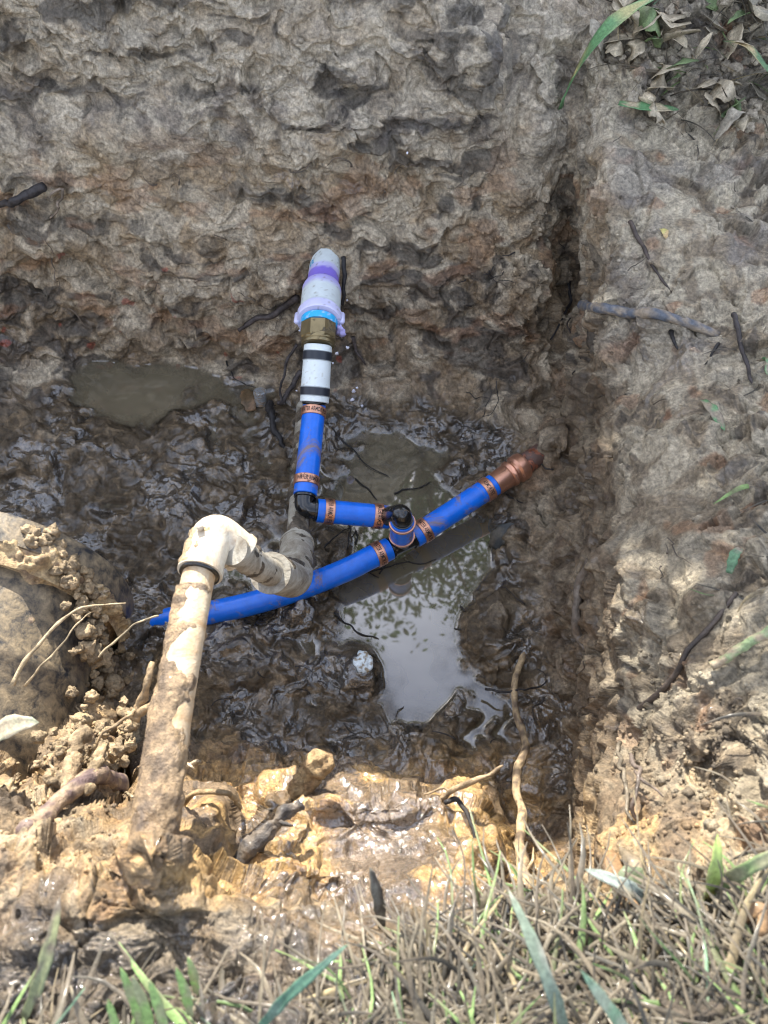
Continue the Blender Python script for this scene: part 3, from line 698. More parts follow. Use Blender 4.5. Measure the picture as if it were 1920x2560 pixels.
WHT = np.array([.60, .66, .66]); PUR = np.array([.22, .16, .62]); CYA = np.array([.02, .38, .70]); PALE = np.array([.58, .58, .80])
def specks(V, col, seed, amt=.5, c=(.12, .10, .07), f=260, th=.38):
    n = perlin((V * f).astype(np.float32), seed); m = sstep(th + .08, th + .14, n)[:, None] * amt * 1.4
    n2 = fbm((V * 60).astype(np.float32), 3, seed + 3); m2 = sstep(.35, .7, n2)[:, None] * amt * .7
    m = np.clip(m + m2, 0, 1); return col * (1 - m) + np.array(c) * m
def lerp(a, b, m): m = np.asarray(m)[:, None]; return a * (1 - m) + b * m
Q0 = Wd(822, 596, 1.075); Q1 = Wd(805, 722, 1.00)       # pvc pipe out of the wall
def c_pipe(t, V, N):
    col = np.tile(WHT * 1.02, (len(t), 1)); e = .03 * perlin((V * 120).astype(np.float32), 3)
    col = lerp(col, PALE * .8 + PUR * .2, sstep(.70, .74, t + e)); col = lerp(col, PUR, sstep(.80, .83, t + e * 1.5) ); return specks(V, col, 7, .45, (.16, .14, .09))
r0 = rad(Q1, 79)
vlathe('pvc_pipe', Q0, Q1, [(-.2, r0), (1, r0)], c_pipe)
wrap_text('B', .017, Q0 + (Q1 - Q0) * .68, Q0 - Q1, TOCAM(Q1) - RT * .75, r0, RT, line, M_blueink, name='marker_letter')
Q2 = Wd(798, 806, .965)
def c_coup(t, V, N):
    e = .06 * perlin((V * 90).astype(np.float32), 13); col = np.tile(WHT, (len(t), 1)); col = lerp(col, PALE * .55 + PUR * .45, 1 - sstep(.10, .26, t + e)); col = lerp(col, PALE, sstep(.72, .78, t + e))
    rc = Q1 + (Q2 - Q1) * .42 + TOCAM(Q1) * r1 - RT * .004; dd = np.linalg.norm(V - rc, axis=1) + .0012 * perlin((V * 500).astype(np.float32), 4)
    col = specks(V, col, 17, .4, (.2, .17, .12)); return lerp(col, np.array([.30, .14, .05]), sstep(.0058, .0038, dd))
r1 = rad(Q2, 101)
vlathe('pvc_coupling', Q1, Q2, [(0, r0 * .9), (0, r1 * .96), (.06, r1), (.70, r1), (.72, r1 * 1.02), (.76, r1 * 1.02), (.77, r1 * 1.02), (.80, r1 * 1.12), (.97, r1 * 1.13), (1, r1 * 1.09), (1, r1 * .8)], c_coup)
# two lugs on the collar
for s in (-1, 1):
    c = Q1 + (Q2 - Q1) * .88 + RT * s * r1 * 1.10; a = unit(Q2 - Q1)
    V, Fc = lathe_geo(c - a * .009, c + a * .009, [(0, .002), (.1, .0042), (.9, .0042), (1, .002)], 6); mesh_obj('lug', V, Fc, M_painted, line, np.tile(PALE, (len(V), 1)))
Q3 = Wd(797, 818, .962)
vlathe('glue_bead', Q2 - unit(Q3 - Q2) * .001, Q3, [(0, r1 * .92), (.5, r1 * .9), (1, r1 * .86)], lambda t, V, N: lerp(np.tile(CYA, (len(t), 1)), PALE, .5 * sstep(.1, .4, perlin((V * 200).astype(np.float32), 3))), nsub=6)
Q4 = Wd(795, 866, .957); r2 = rad(Q4, 90)
C, Rr = profile(Q3, Q4, [(-.1, r2 * .7), (-.1, r2 * 1.03), (.62, r2 * 1.03), (.70, r2 * .97)]); V1, F1_, _ = straight_geo(C, Rr, unit(Q4 - Q3), 8, True, phase=.35)
V2, F2_ = lathe_geo(Q3, Q4, [(.64, r2 * .80), (.64, r2 * .93), (.76, r2 * .93), (.82, r2 * .88), (.84, r2 * .93), (.97, r2 * .93), (1, r2 * .88), (1, r2 * .6)], 64)
V, Fc = join_geo([(V1, F1_), (V2, F2_)]); o = mesh_obj('brass_nut', V, Fc, M_brass, line); flat_caps(o, 30)
Q5 = Wd(786, 1006, .962); r3 = rad(Q5, 72)
def c_slv(t, V, N):
    col = np.tile(WHT * 1.08, (len(t), 1)); col = specks(V, col, 27, .25, (.3, .24, .14)); k = np.array([.019, .023, .032])
    col = lerp(col, k, sstep(.09, .10, t) * sstep(.27, .26, t)); return lerp(col, k, sstep(.73, .74, t) * sstep(.90, .89, t))
vlathe('adapter_sleeve', Q4, Q5, [(-.02, r3 * .9), (0, r3 * .97), (.09, r3 * .97), (.095, r3 * 1.01), (.265, r3 * 1.01), (.27, r3 * .97), (.72, r3), (.735, r3 * 1.03), (.895, r3 * 1.03), (.90, r3), (.99, r3), (1, r3 * .96), (1, r3 * .6)], c_slv, nsub=60)
V, Fc = lathe_geo(Q5 - aA * .003, A0 + aA * .002, [(0, .012), (0, r3 * .86), (.5, r3 * .86), (1, .0130)], 48); mesh_obj('adapter_gap', V, Fc, M_black, line)  # black ring filling the gap between sleeve and blue pipe
# purple drip of primer by the collar
def blob_geo(c, s, seed, nu=20, nv=14, amp=.35, f=None):
    th = np.linspace(0, 2 * np.pi, nu, endpoint=False); ph = np.linspace(.05, np.pi - .05, nv); V = []
    for p in ph:
        for t in th: V.append([math.sin(p) * math.cos(t), math.sin(p) * math.sin(t), math.cos(p)])
    V = np.array(V); n = fbm((V * 1.3 + seed * 3.7).astype(np.float32), 3, seed); V = V * (1 + amp * n)[:, None] * 1.0
    Fc = [(i * nu + j, i * nu + (j + 1) % nu, (i + 1) * nu + (j + 1) % nu, (i + 1) * nu + j) for i in range(nv - 1) for j in range(nu)]
    Fc.append(tuple(range(nu))[::-1]); Fc.append(tuple((nv - 1) * nu + j for j in range(nu)))
    return V * np.asarray(s) + c, Fc
V, Fc = blob_geo(Wd(852, 828, .965), np.array([.005, .0035, .008]), 4, amp=.8); mesh_obj('primer_drip', V, Fc, M_painted, line, np.tile([.42, .40, .75], (len(V), 1)))

# ------------------------------------------------------------------ old white pipe with elbows
old = empty('old_pvc_pipe', 'old mud caked white pipe with two elbows crossing over the blue pipe', 'old pipe')
def crust(path, r, seed, thr, amp, parent, colr, name='mud_crust', side=None, freq=45, step=.0022, segs=96, col2=None):
    q = resample(path, step); rr = np.interp(np.linspace(0, 1, len(q)), np.linspace(0, 1, len(r)), r) if hasattr(r, '__len__') else np.full(len(q), r)
    V, Fc, N = tube_geo(q, rr, segs, False); V32 = V.astype(np.float32)
    n = fbm(V32 * freq, 4, seed) + .0; h = n - thr
    if side is not None: h = h + side(V, N, np.repeat(np.linspace(0, 1, len(q)), segs))
    lump = np.abs(perlin(V32 * 110, seed + 9)) * 1.1 + .5 * perlin(V32 * 60, seed + 13) + .5 * np.abs(perlin(V32 * 260, seed + 10)) + .3 * perlin(V32 * 600, seed + 11)
    hh = np.clip(h, -.5, .8) * amp * 1.5 + np.where(h > 0, lump * amp * .55 * sstep(0, .15, h), 0)
    hh = np.maximum(hh, -.0012)
    V = V + N * (hh)[:, None]
    cc = np.tile(colr, (len(V), 1)).astype(float); m = sstep(-.1, .35, fbm(V32 * 70, 3, seed + 20))
    cc = cc * (1 - m[:, None]) + np.asarray(col2 if col2 is not None else np.asarray(colr) * .45) * m[:, None]
    return mesh_obj(name, V, Fc, M_crust, parent, cc, np.clip(.45 + .4 * perlin(V32 * 30, seed + 30), 0, 1))
def part_tube(name, path, r, mat, parent, segs=48, step=.004, lips=()):
    q = resample(path, step); g = [tube_geo(q, r, segs)[:2]] + list(lips); V, Fc = join_geo(g); o = mesh_obj(name, V, Fc, mat, parent); flat_caps(o, 45); return o
RO = .0130
E1 = Wz(528, 1345, -.098); K0 = Wz(494, 1446, -.097); K1 = Wz(386, 2085, -.085); K2 = Wz(330, 2330, -.09)
rE = .0174
# elbow one: socket towards the viewer, arm to the right and down
F0 = Wz(500, 1432, -.097); F2 = Wz(604, 1384, -.122)
def elbow_old(a0, cc_, a1, r, name, mat, parent, rr=.016, lip=.0012):
    a0, cc_, a1 = map(np.asarray, (a0, cc_, a1)); ua = unit(a0 - cc_); ub = unit(a1 - cc_)
    g = [elbow_geo(a0, cc_, a1, r, rr=rr, segs=56), straight_geo(np.array([a0 - ua * .004, a0 - ua * .004, a0 + ua * .0004, a0 + ua * .0004]), np.array([r * .9, r + lip, r + lip, r * .8]), ua, 56, False)[:2],
         straight_geo(np.array([a1 - ub * .004, a1 - ub * .004, a1 + ub * .0004, a1 + ub * .0004]), np.array([r * .9, r + lip, r + lip, r * .8]), ub, 56, False)[:2]]
    V, Fc = join_geo(g); o = mesh_obj(name, V, Fc, mat, parent); flat_caps(o, 40); return o
cE = Wz(534, 1326, -.101)
e1 = elbow_old(F0, cE, F2, rE * .98, 'elbow', M_pvc, old, rr=.011)
V, Fc = lathe_geo(Wz(500, 1318, -.0835), Wz(500, 1318, -.0775), [(0, .003), (.6, .003), (1, .0025)], 24)
mesh_obj('moulded_boss', V, Fc, M_pvc, e1)
V, Fc = lathe_geo(F0 - unit(F0 - cE) * .001, F0 + unit(F0 - cE) * .0022, [(0, .013), (0, rE * .93), (1, rE * .93), (1, .013)], 48); mesh_obj('socket_gap', V, Fc, M_black, e1)
crust([F0 - (F0 - cE) * .02, F0 + (cE - F0) * .4, F0 + (cE - F0) * .8], rE * .985, 36, .30, .0016, old, (.40, .30, .17), side=lambda V, N, t: .55 * (-(N @ unit([1., -.1, -.1]))) - .12, freq=90, col2=(.28, .20, .12))
part_tube('pipe_section', [F0, K0 + (K1 - K0) * .05, (K0 + K1) / 2 + [0, 0, .003], K1, K2], RO, M_riser, old)
kp = [K0 + (K1 - K0) * .06, K0 + (K1 - K0) * .3, (K0 + K1) / 2 + [-.001, 0, .003], K1, K2]
crust(kp, [RO, RO, RO, RO, RO], 33, .02, .0024, old, (.30, .21, .12), side=lambda V, N, t: .55 * (-(N @ unit([1., -.1, .15]))) + .75 * sstep(.30, .62, t) + .24, col2=(.15, .105, .065))
# section between the elbows
G0 = Wz(598, 1385, -.118); G1 = Wz(676, 1432, -.200)
cH = Wz(737, 1452, -.272); H1 = Wz(742, 1362, -.325); I1 = Wz(752, 1200, -.378); I2 = Wz(762, 1030, -.405); I3 = Wz(765, 990, -.42)
part_tube('pipe_section', [G0 - (G1 - G0) * .2, G0, G1, cH + (G1 - cH) * .3], RO, M_pvcdark, old)
crust([G0, (G0 + G1) / 2, G1], RO * .97, 41, .30, .0022, old, (.115, .09, .062), freq=60)
e2 = elbow_old(G1, cH, H1, .0190, 'elbow', M_pvcdark, old, rr=.020)
part_tube('pipe_section', [H1, I1, I2, I3], RO * .97, M_pvcdark, old)
crust([H1 + (I1 - H1) * .05, I1, I2, I3], RO * .97, 47, .02, .0025, old, (.14, .11, .075), freq=40)
crust([cH + (G1 - cH) * .9, cH + (H1 - cH) * .2, cH + (H1 - cH) * .9], .0186, 51, .36, .002, old, (.10, .08, .055), freq=60)

# ------------------------------------------------------------------ black drain pipe on the left
drain = empty('drain_pipe', 'big black plastic drain pipe caked in dried yellow mud', 'drain pipe')
DC = np.array([-.418, .385, -.303]); DA = unit([-.06, -1, .06]); RD = .142
M_drain = simple('black_drain', (.016, .018, .022), .5, soft=.28, dist=.3, dirt=.46, dirtcol=(.38, .29, .17), dscale=70, bumpd=.0004)
V, Fc = lathe_geo(DC, DC + DA * .62, [(0, RD * .9), (0, RD - .002), (.006, RD), (.050, RD), (.056, RD * .96), (.060, RD * .90), (.19, RD * .90), (.195, RD * .915), (.21, RD * .915), (.215, RD * .90), (.30, RD * .90), (.305, RD * .915), (.32, RD * .915), (.325, RD * .90), (1, RD * .90)], 160, True)
sh = mesh_obj('shell', V, Fc, M_drain, drain); flat_caps(sh, 35)
def drain_side(V, N, t): return .10 * N[:, 2] - .50 + .30 * sstep(.5, .8, t) + .42 * np.exp(-((t - .09) / .04) ** 2)
crust([DC + DA * .004, DC + DA * .06, DC + DA * .1, DC + DA * .2, DC + DA * .45], RD * np.interp(np.linspace(0, 1, 60), [0, .066, .08, .09, 1], [1, 1, .955, .902, .902]), 61, .20, .006, drain, (.44, .315, .165), side=drain_side, freq=20, step=.0026, segs=360, col2=(.24, .165, .10))
crust([DC + DA * .026, DC + DA * .038, DC + DA * .052], RD * .975, 66, .02, .010, drain, (.44, .32, .17), freq=38, step=.002, segs=380, side=lambda V, N, t: .5 * (1 - ((t - .5) / .45) ** 2) - .32, col2=(.28, .19, .10))

g = []; r_ = random.Random(21); cc2 = []
line_c = [(60, 1325), (130, 1372), (180, 1420), (214, 1490), (232, 1570), (244, 1650), (250, 1740), (240, 1820), (225, 1890), (205, 1950), (180, 1990)]
for k in range(230):
    t = r_.random() ** .75 * (len(line_c) - 1.01); i = int(t); f = t - i; x = line_c[i][0] * (1 - f) + line_c[i + 1][0] * f + r_.gauss(0, 14 + t * 2.5); y = line_c[i][1] * (1 - f) + line_c[i + 1][1] * f + r_.gauss(0, 14)
    if t < 5:   # on the drain pipe itself: walk the ray to the shell
        ray_ = ray(x, y); ts = np.linspace(.4, 1.1, 700); Q = CAM + ts[:, None] * ray_; rel = Q - DC; al = rel @ DA; dist = np.linalg.norm(rel - al[:, None] * DA, axis=1); hit = np.where((dist < RD * 1.0) & (al > 0))[0]
        if not len(hit): continue
        pos = Q[hit[0]]
    else: pos = surf(x, y, .004 + .02 * r_.random() * (t < 9)) 
    sz = r_.uniform(.002, .0065) * (1.6 if r_.random() < .12 else 1)
    v, f_ = blob_geo(pos, np.array([1, 1, .85]) * sz, k % 37, 16, 11, amp=.55); lum = perlin((v * 420).astype(np.float32), 5)[:, None]; v = v + (v - pos) * lum * .35
    g.append((v, f_)); b_ = r_.uniform(.5, 1.15); cc2.append(np.tile(np.array([.40, .295, .17]) * b_, (len(v), 1)))
V, Fc = join_geo(g); tag(mesh_obj('clay_crumbs', V, Fc, M_crust, None, np.vstack(cc2), .3), 'knobbly crumbs of yellow clay stuck around the drain pipe rim', kind='stuff')

# ------------------------------------------------------------------ roots, sticks and twigs
def stick(name, label, cat, pts, w0, w1, colr, group=None, seed=None, knob=.12, segs=12, bumpy=1., blunt=False, mat=M_root, lifts=True, step=None, col2=None, parent=None, forks=()):
    """pts = world points; w0,w1 = radii in metres at the ends"""
    seed = random.randrange(9999) if seed is None else seed
    L = sum(np.linalg.norm(np.subtract(pts[i + 1], pts[i])) for i in range(len(pts) - 1)); st = step or max(.0025, min(.006, L / 30))
    g = []; 
    for k, (pp, a, b_) in enumerate([(pts, w0, w1)] + list(forks)):
        q = resample(pp, st); n = len(q); wob = np.stack([perlin(np.stack([np.arange(n) * .23 + seed, np.full(n, i * 9.1), np.full(n, k * 3.3)], 1)) for i in range(3)], 1)
        q = q + wob * min(max(a, .0012), .004) * (.7 if a > .002 else 2.4); rr = np.linspace(a, b_, n) * (1 + knob * 2 * perlin(np.stack([np.arange(n) * .31 + seed, np.zeros(n), np.zeros(n)], 1), 3))
        rr[-1] *= .6; rr[-2:] *= (.75 if blunt else 1); rr[-1] *= (.3 if blunt else 1); V, Fc, N = tube_geo(q, np.maximum(rr, .0003), segs); lump = bumpy * (perlin((V * 330).astype(np.float32), seed % 50) * a * .16 + perlin((V * 120).astype(np.float32), seed % 50 + 1) * a * .2)
        V = V + N * lump[:, None]; g.append((V, Fc))
    V, Fc = join_geo(g); c1 = np.asarray(colr, float); c2 = np.asarray(col2, float) if col2 is not None else c1 * .5
    m = sstep(-.15, .3, fbm((V * 90).astype(np.float32), 3, seed % 40))[:, None]
    o = mesh_obj(name, V, Fc, mat, parent, c1 * (1 - m) + c2 * m)
    if label: tag(o, label, cat, group)
    return o
def S(lst, off=.002): return [surf(x, y, off) for x, y in lst]
TANR = (.36, .26, .15); DKR = (.018, .016, .016); GRR = (.16, .135, .11); PUR_ = (.10, .07, .07)
stick('tree_root', 'long knobbly root standing up the near right wall, dark above and muddy tan below', 'root',
      [Wz(1311, 1632, -.400), Wz(1289, 1690, -.388), Wz(1287, 1770, -.372), Wz(1308, 1835, -.352), Wz(1311, 1876, -.338), Wz(1296, 1925, -.318), Wz(1294, 1985, -.292), Wz(1303, 2030, -.270), Wz(1300, 2100, -.236), Wz(1306, 2165, -.198), Wz(1312, 2225, -.165)], .0034, .0048, (.38, .28, .16), col2=(.12, .085, .055), knob=.15, seed=5,
      forks=[([Wz(1312, 2180, -.19), Wz(1330, 2150, -.19), Wz(1334, 2120, -.195)], .0015, .0008), ([Wz(1310, 2200, -.18), Wz(1290, 2185, -.18), Wz(1278, 2170, -.185)], .0018, .0008)])
stick('twig', 'sunlit tan twig reaching out from the middle of the yellow mud heap', 'twig',
      [Wz(1070, 2030, -.262), Wz(1126, 1980, -.228), Wz(1198, 1950, -.208), Wz(1257, 1914, -.195)], .0030, .0018, TANR, seed=8, knob=.2, forks=[([Wz(1126, 1980, -.228), Wz(1105, 1972, -.235), Wz(1060, 1990, -.24)], .0012, .0006)])
stick('stick', 'thick black wet stick leaning out of the left side of the mud heap', 'stick',
      [Wz(606, 2155, -.17), Wz(648, 2100, -.165), Wz(696, 2052, -.165), Wz(725, 2030, -.168), Wz(757, 2004, -.172)], .0070, .0038, (.045, .040, .038), col2=(.13, .105, .08), seed=12, knob=.12, bumpy=2.4, segs=20, forks=[([Wz(696, 2052, -.165), Wz(712, 2060, -.158), Wz(728, 2062, -.154)], .0022, .0010)])
stick('root_stump', 'stubby root stump coated in tan clay sticking up behind the mud heap', 'root stump',
      [Wz(735, 1990, -.285), Wz(768, 1948, -.268), Wz(795, 1912, -.258), Wz(818, 1892, -.252), Wz(826, 1884, -.253)], .0095, .0120, (.36, .25, .125), col2=(.26, .165, .08), seed=16, knob=.12, segs=28, mat=M_crust, bumpy=2.2, blunt=True)
stick('twig', 'thin black twig lying on the right shoulder of the mud heap', 'twig', [surf(1106, 2030, .006), surf(1140, 2036, .012), surf(1170, 2056, .012), surf(1204, 2084, .004)], .0022, .0010, DKR, seed=20)
stick('thin_root', 'thin dark root arching across the tall knobbly root', 'root', [Wz(1212, 1721, -.392), Wz(1245, 1731, -.385), Wz(1287, 1726, -.378), Wz(1335, 1722, -.38), Wz(1376, 1699, -.385)], .0014, .0008, DKR, seed=22)
stick('stick', 'bluish grey stick half buried across the top of the right bank', 'stick', [surf(1474, 764, .008), surf(1520, 772, .009), surf(1571, 782, .007), surf(1662, 797, .004), surf(1797, 811, .0)], .0062, .0055, (.10, .115, .14), col2=(.27, .22, .16), seed=25, knob=.06)
stick('root', 'dark root running down the right bank above the bluish stick', 'root', S([(1576, 552), (1598, 600), (1618, 640), (1635, 668), (1655, 700), (1677, 730)], .002), .0026, .0012, (.08, .06, .05), seed=27)
stick('root', 'long dark root hanging down the right bank beside the grass leaves', 'root', S([(1834, 769), (1846, 815), (1852, 859), (1868, 910), (1880, 962)], .003), .0028, .0016, (.05, .042, .042), seed=29)
stick('root', 'short black root just below the bluish stick on the bank', 'root', S([(1797, 841), (1782, 870), (1761, 906)], .002), .0018, .0008, DKR, seed=31)
stick('root', 'short bent dark root under the middle of the bluish stick', 'root', S([(1672, 822), (1680, 850), (1692, 868)], .002), .0026, .0012, DKR, seed=32)
stick('tree_root', 'thick grey root clinging upright to the right wall of the pit', 'root', S([(1500, 1412), (1486, 1440), (1471, 1475), (1472, 1545), (1462, 1590), (1466, 1625)], .004), .0068, .0035, (.17, .14, .11), col2=(.10, .08, .06), seed=34, segs=18)
stick('root', 'slanting dark root on the right bank leading down toward the sunlit corner', 'root', S([(1842, 1488), (1780, 1560), (1720, 1625), (1690, 1662), (1640, 1720), (1590, 1760), (1545, 1792)], .002), .0022, .0030, (.08, .062, .05), seed=36)
stick('twig', 'straight thin twig standing in the sunlit sandy corner on the right', 'twig', [surf(1583, 1866, .014), surf(1581, 1920, .02), surf(1579, 1975, .014), surf(1573, 2047, .001)], .0020, .0012, (.17, .14, .10), seed=38)
stick('twig', 'short forked twig with a shadow in the sunlit sandy corner', 'twig', [surf(1626, 1925, .018), surf(1622, 1965, .02), surf(1612, 2005, .012), surf(1580, 2040, .002)], .0018, .0014, (.13, .10, .08), seed=40, forks=[([surf(1622, 1965, .02), surf(1640, 1985, .012), surf(1655, 1998, .004)], .0014, .0006)])
stick('stem', 'pale green broken stem lying at the edge of the right bank', 'plant stem', [surf(1791, 1687, .006), surf(1850, 1655, .012), surf(1920, 1618, .018), surf(1990, 1585, .02)], .0032, .0040, (.26, .34, .17), col2=(.34, .27, .18), seed=42, knob=.03)
# left side
stick('root', 'long pale root fibre stretched over the front of the black drain pipe', 'root', [Wz(30, 1712, -.175), Wz(60, 1655, -.17), Wz(90, 1620, -.168), Wz(135, 1570, -.165), Wz(181, 1530, -.165), Wz(235, 1512, -.17), Wz(317, 1510, -.18)], .0022, .0007, (.42, .33, .20), seed=50, knob=.3)
stick('root', 'pale root fibre parallel to the long one over the drain pipe', 'root', [Wz(60, 1715, -.18), Wz(113, 1657, -.168), Wz(160, 1600, -.165), Wz(200, 1560, -.165), Wz(226, 1533, -.17)], .0012, .0006, (.42, .33, .20), seed=51, knob=.2)
stick('root', 'springy pale root fibre poking right from the drain pipe rim', 'root', [Wz(245, 1645, -.18), Wz(290, 1600, -.172), Wz(326, 1566, -.17), Wz(360, 1556, -.17), Wz(396, 1542, -.17)], .0010, .0008, (.42, .34, .21), seed=52, knob=.2)
stick('root', 'knotted tan root rising left of the mud caked pipe', 'root', [Wz(340, 1800, -.185), Wz(348, 1761, -.175), Wz(360, 1735, -.168), Wz(372, 1705, -.16), Wz(380, 1657, -.155)], .0048, .0026, (.38, .27, .15), seed=53, knob=.25, forks=[([Wz(345, 1775, -.18), Wz(375, 1768, -.165), Wz(395, 1745, -.15)], .004, .002), ([Wz(345, 1770, -.178), Wz(300, 1810, -.178), Wz(255, 1845, -.18), Wz(240, 1870, -.185)], .0018, .0009)])
stick('tree_root', 'thick mud covered root crossing the dirt below the drain pipe', 'root', [surf(50, 2105, .0), surf(110, 2060, .008), surf(158, 2037, .012), surf(217, 2008, .014), surf(270, 1996, .010)], .0060, .0078, (.30, .22, .15), col2=(.11, .075, .075), seed=54, segs=18)
stick('root', 'curled thin root left of the foot of the caked pipe', 'root', [surf(330, 2040, .004), surf(312, 2000, .016), surf(300, 1965, .02), surf(305, 1940, .02)], .0011, .0006, (.38, .30, .19), seed=55)
stick('root', 'lumpy clay coated root hanging from the drain pipe mud', 'root', [Wz(262, 1870, -.17), Wz(245, 1900, -.165), Wz(232, 1935, -.15), Wz(212, 1985, -.135)], .0048, .0036, (.42, .31, .18), seed=56, knob=.2, segs=20, mat=M_crust, bumpy=2.5, blunt=True)
stick('root', 'broad lumpy clay root beside the thinner one under the drain pipe', 'root', [Wz(215, 1830, -.18), Wz(190, 1870, -.165), Wz(178, 1920, -.145), Wz(160, 1985, -.13)], .0060, .0042, (.40, .29, .17), seed=57, knob=.2, segs=20, mat=M_crust, bumpy=2.5, blunt=True)
stick('twig', 'small pale twig poking out right of the caked pipe', 'twig', [Wz(448, 1918, -.18), Wz(470, 1908, -.165), Wz(500, 1900, -.155)], .0020, .0014, (.45, .36, .24), seed=58, forks=[([Wz(470, 1908, -.165), Wz(488, 1922, -.165)], .0012, .0008)])
stick('twig', 'tan twig bridging the hollow between the caked pipe and the mud heap', 'twig', [surf(455, 2018, .008), surf(500, 2016, .014), surf(545, 2022, .014), surf(590, 2026, .004)], .0024, .0018, (.42, .30, .16), seed=59)
stick('root', 'thick dark root curving out of the wall toward the white pipe', 'root', S([(598, 818), (640, 795), (682, 786), (715, 768), (744, 745)], .004), .0030, .0055, (.075, .06, .055), seed=60, segs=14)
stick('root', 'straight black root standing behind the top of the white pipe', 'root', S([(857, 640), (856, 680), (853, 722), (851, 745)], .006), .0030, .0024, DKR, seed=61)
stick('root', 'dark root arching down to the water left of the black and white sleeve', 'root', S([(748, 856), (725, 895), (712, 940), (708, 985), (712, 1015)], .012), .0022, .0016, (.05, .042, .04), seed=62)
stick('root', 'forked dark root dropping to the puddle left of the copper ring', 'root', S([(755, 930), (735, 960), (712, 1008), (705, 1025)], .01), .0040, .0030, (.055, .045, .042), seed=63)
stick('root', 'dark root trailing down the wall to the right of the brass nut', 'root', S([(884, 835), (890, 868), (899, 890), (912, 912)], .005), .0030, .0016, (.07, .055, .05), seed=64)
stick('stick', 'black waterlogged stick with a kink standing in the left puddle', 'stick', [Wz(672, 1006, -.395), Wz(680, 1050, -.392), Wz(688, 1080, -.396), Wz(705, 1108, -.402), Wz(722, 1122, -.408)], .0058, .0030, DKR, seed=65, bumpy=2)
stick('root', 'dark root sticking out of the hole high on the left of the far wall', 'root', S([(0, 512), (40, 492), (75, 478), (118, 462)], .006), .0040, .0065, (.035, .03, .03), seed=66)
stick('root', 'forked pale root hanging from the hole high on the far wall', 'root', [surf(155, 470, .008), surf(148, 505, .014), surf(140, 530, .012), surf(128, 545, .006)], .0020, .0012, (.25, .20, .15), seed=67, forks=[([surf(155, 470, .008), surf(130, 480, .01), surf(108, 498, .004)], .0015, .0008)])
stick('root', 'dark root strand falling into the shaded right corner of the far wall', 'root', S([(1433, 700), (1425, 745), (1412, 780), (1395, 815), (1381, 845)], .006), .0028, .0012, (.03, .027, .028), seed=68)
stick('root', 'thin root hanging straight down in the shaded right corner', 'root', S([(1428, 770), (1436, 820), (1448, 870), (1458, 905)], .005), .0012, .0008, (.07, .055, .05), seed=69)
# floating and lying root hairs
HAIR = [[(836,1530),(870,1559),(899,1588),(947,1603)], [(913,1436),(945,1437),(985,1425),(1015,1419),(1050,1421),(1087,1409)], [(818,1063),(858,1102),(886,1130),(905,1158),(929,1179),(973,1205)],
        [(889,1206),(905,1225),(925,1240),(941,1262)], [(985,1248),(1015,1235),(1045,1228),(1076,1208)], [(910,1432),(930,1446),(946,1455)], [(948,1446),(956,1432),(967,1420)], [(885,1365),(892,1345),(888,1330),(880,1350)],
        [(788,1400),(830,1352),(870,1325),(890,1312)], [(1265,1235),(1300,1245),(1340,1262)], [(868,1300),(872,1330),(862,1380)], [(640,1010),(665,1012),(690,1020)], [(560,905),(590,950),(640,975)]]
for k, h in enumerate(HAIR):
    pts = [surf(x, y, .001) for x, y in h]
    pts = [np.array([p[0], p[1], max(p[2], ZW + .0012)]) for p in pts]
    stick('root_hair', 'fine black root hair lying on the wet pit floor', 'root', pts, .0012, .0006, (.012, .011, .011), group='black root hairs on the pit floor', seed=200 + k, segs=8, knob=.1)
zones = [('fine pale root fibre sticking out of the shaded far wall', 'root fibres in the far wall', 20, (40, 1300), (380, 900), (.16, .125, .09)),
         ('fine dark root strand on the crumbly right corner of the pit', 'dark root strands in the right corner', 16, (1150, 1460), (620, 1180), (.035, .03, .028)),
         ('fine brown root strand pressed into the right bank', 'root strands on the right bank', 12, (1480, 1880), (350, 1850), (.10, .08, .06)),
         ('fine root strand trailing over the dark floor near the heap', 'root strands on the near floor', 16, (560, 1400), (1500, 1900), (.03, .025, .022)),
         ('curly pale root fibre on the clods under the drain pipe', 'root fibres under the drain pipe', 12, (20, 330), (1640, 2000), (.38, .30, .19))]
for label, grp, n, xr, yr, colr in zones:
    for k in range(n):
        x, y = random.uniform(*xr), random.uniform(*yr); a = random.uniform(0, 6.28); pts = []; Ls = random.uniform(9, 22); off = random.uniform(.001, .005)
        for i in range(random.randint(3, 6)):
            pts.append(surf(x, y, off + .004 * random.random())); a += random.uniform(-.7, .7); x += math.cos(a) * Ls; y += math.sin(a) * Ls
        stick('root_fibre', label, 'root', pts, random.uniform(.0006, .0013), .0004, colr, group=grp, segs=6, knob=.1, seed=300 + k)

# ------------------------------------------------------------------ shell, cap, leaves in the mud
V, Fc = blob_geo(surf(906, 1662, .004), np.array([.0115, .014, .005]), 8, 40, 26, amp=.25); V[:, 2] = np.maximum(V[:, 2], ZW - .004)
cc_s = lerp(np.tile([.50, .56, .58], (len(V), 1)), np.array([.20, .16, .10]), sstep(.05, .3, fbm((V * 150).astype(np.float32), 3, 4)))
tag(mesh_obj('white_stone', V, Fc, M_glove, None, cc_s), 'small pale white stone sitting in the mud left of the big puddle', 'stone')
cap = empty('metal_cap', 'small grey metal cap half sunk at the edge of the left puddle', 'cap')
c0 = Wz(652, 1010, -.412); 
V, Fc = lathe_geo(c0, c0 + np.array([.001, .006, .022]), [(0, .0085), (.75, .0085), (.76, .0093), (.96, .0093), (1, .0085), (1, .0065), (.7, .006)], 32); o = mesh_obj('cap_body', V, Fc, M_steel, cap); flat_caps(o, 40)
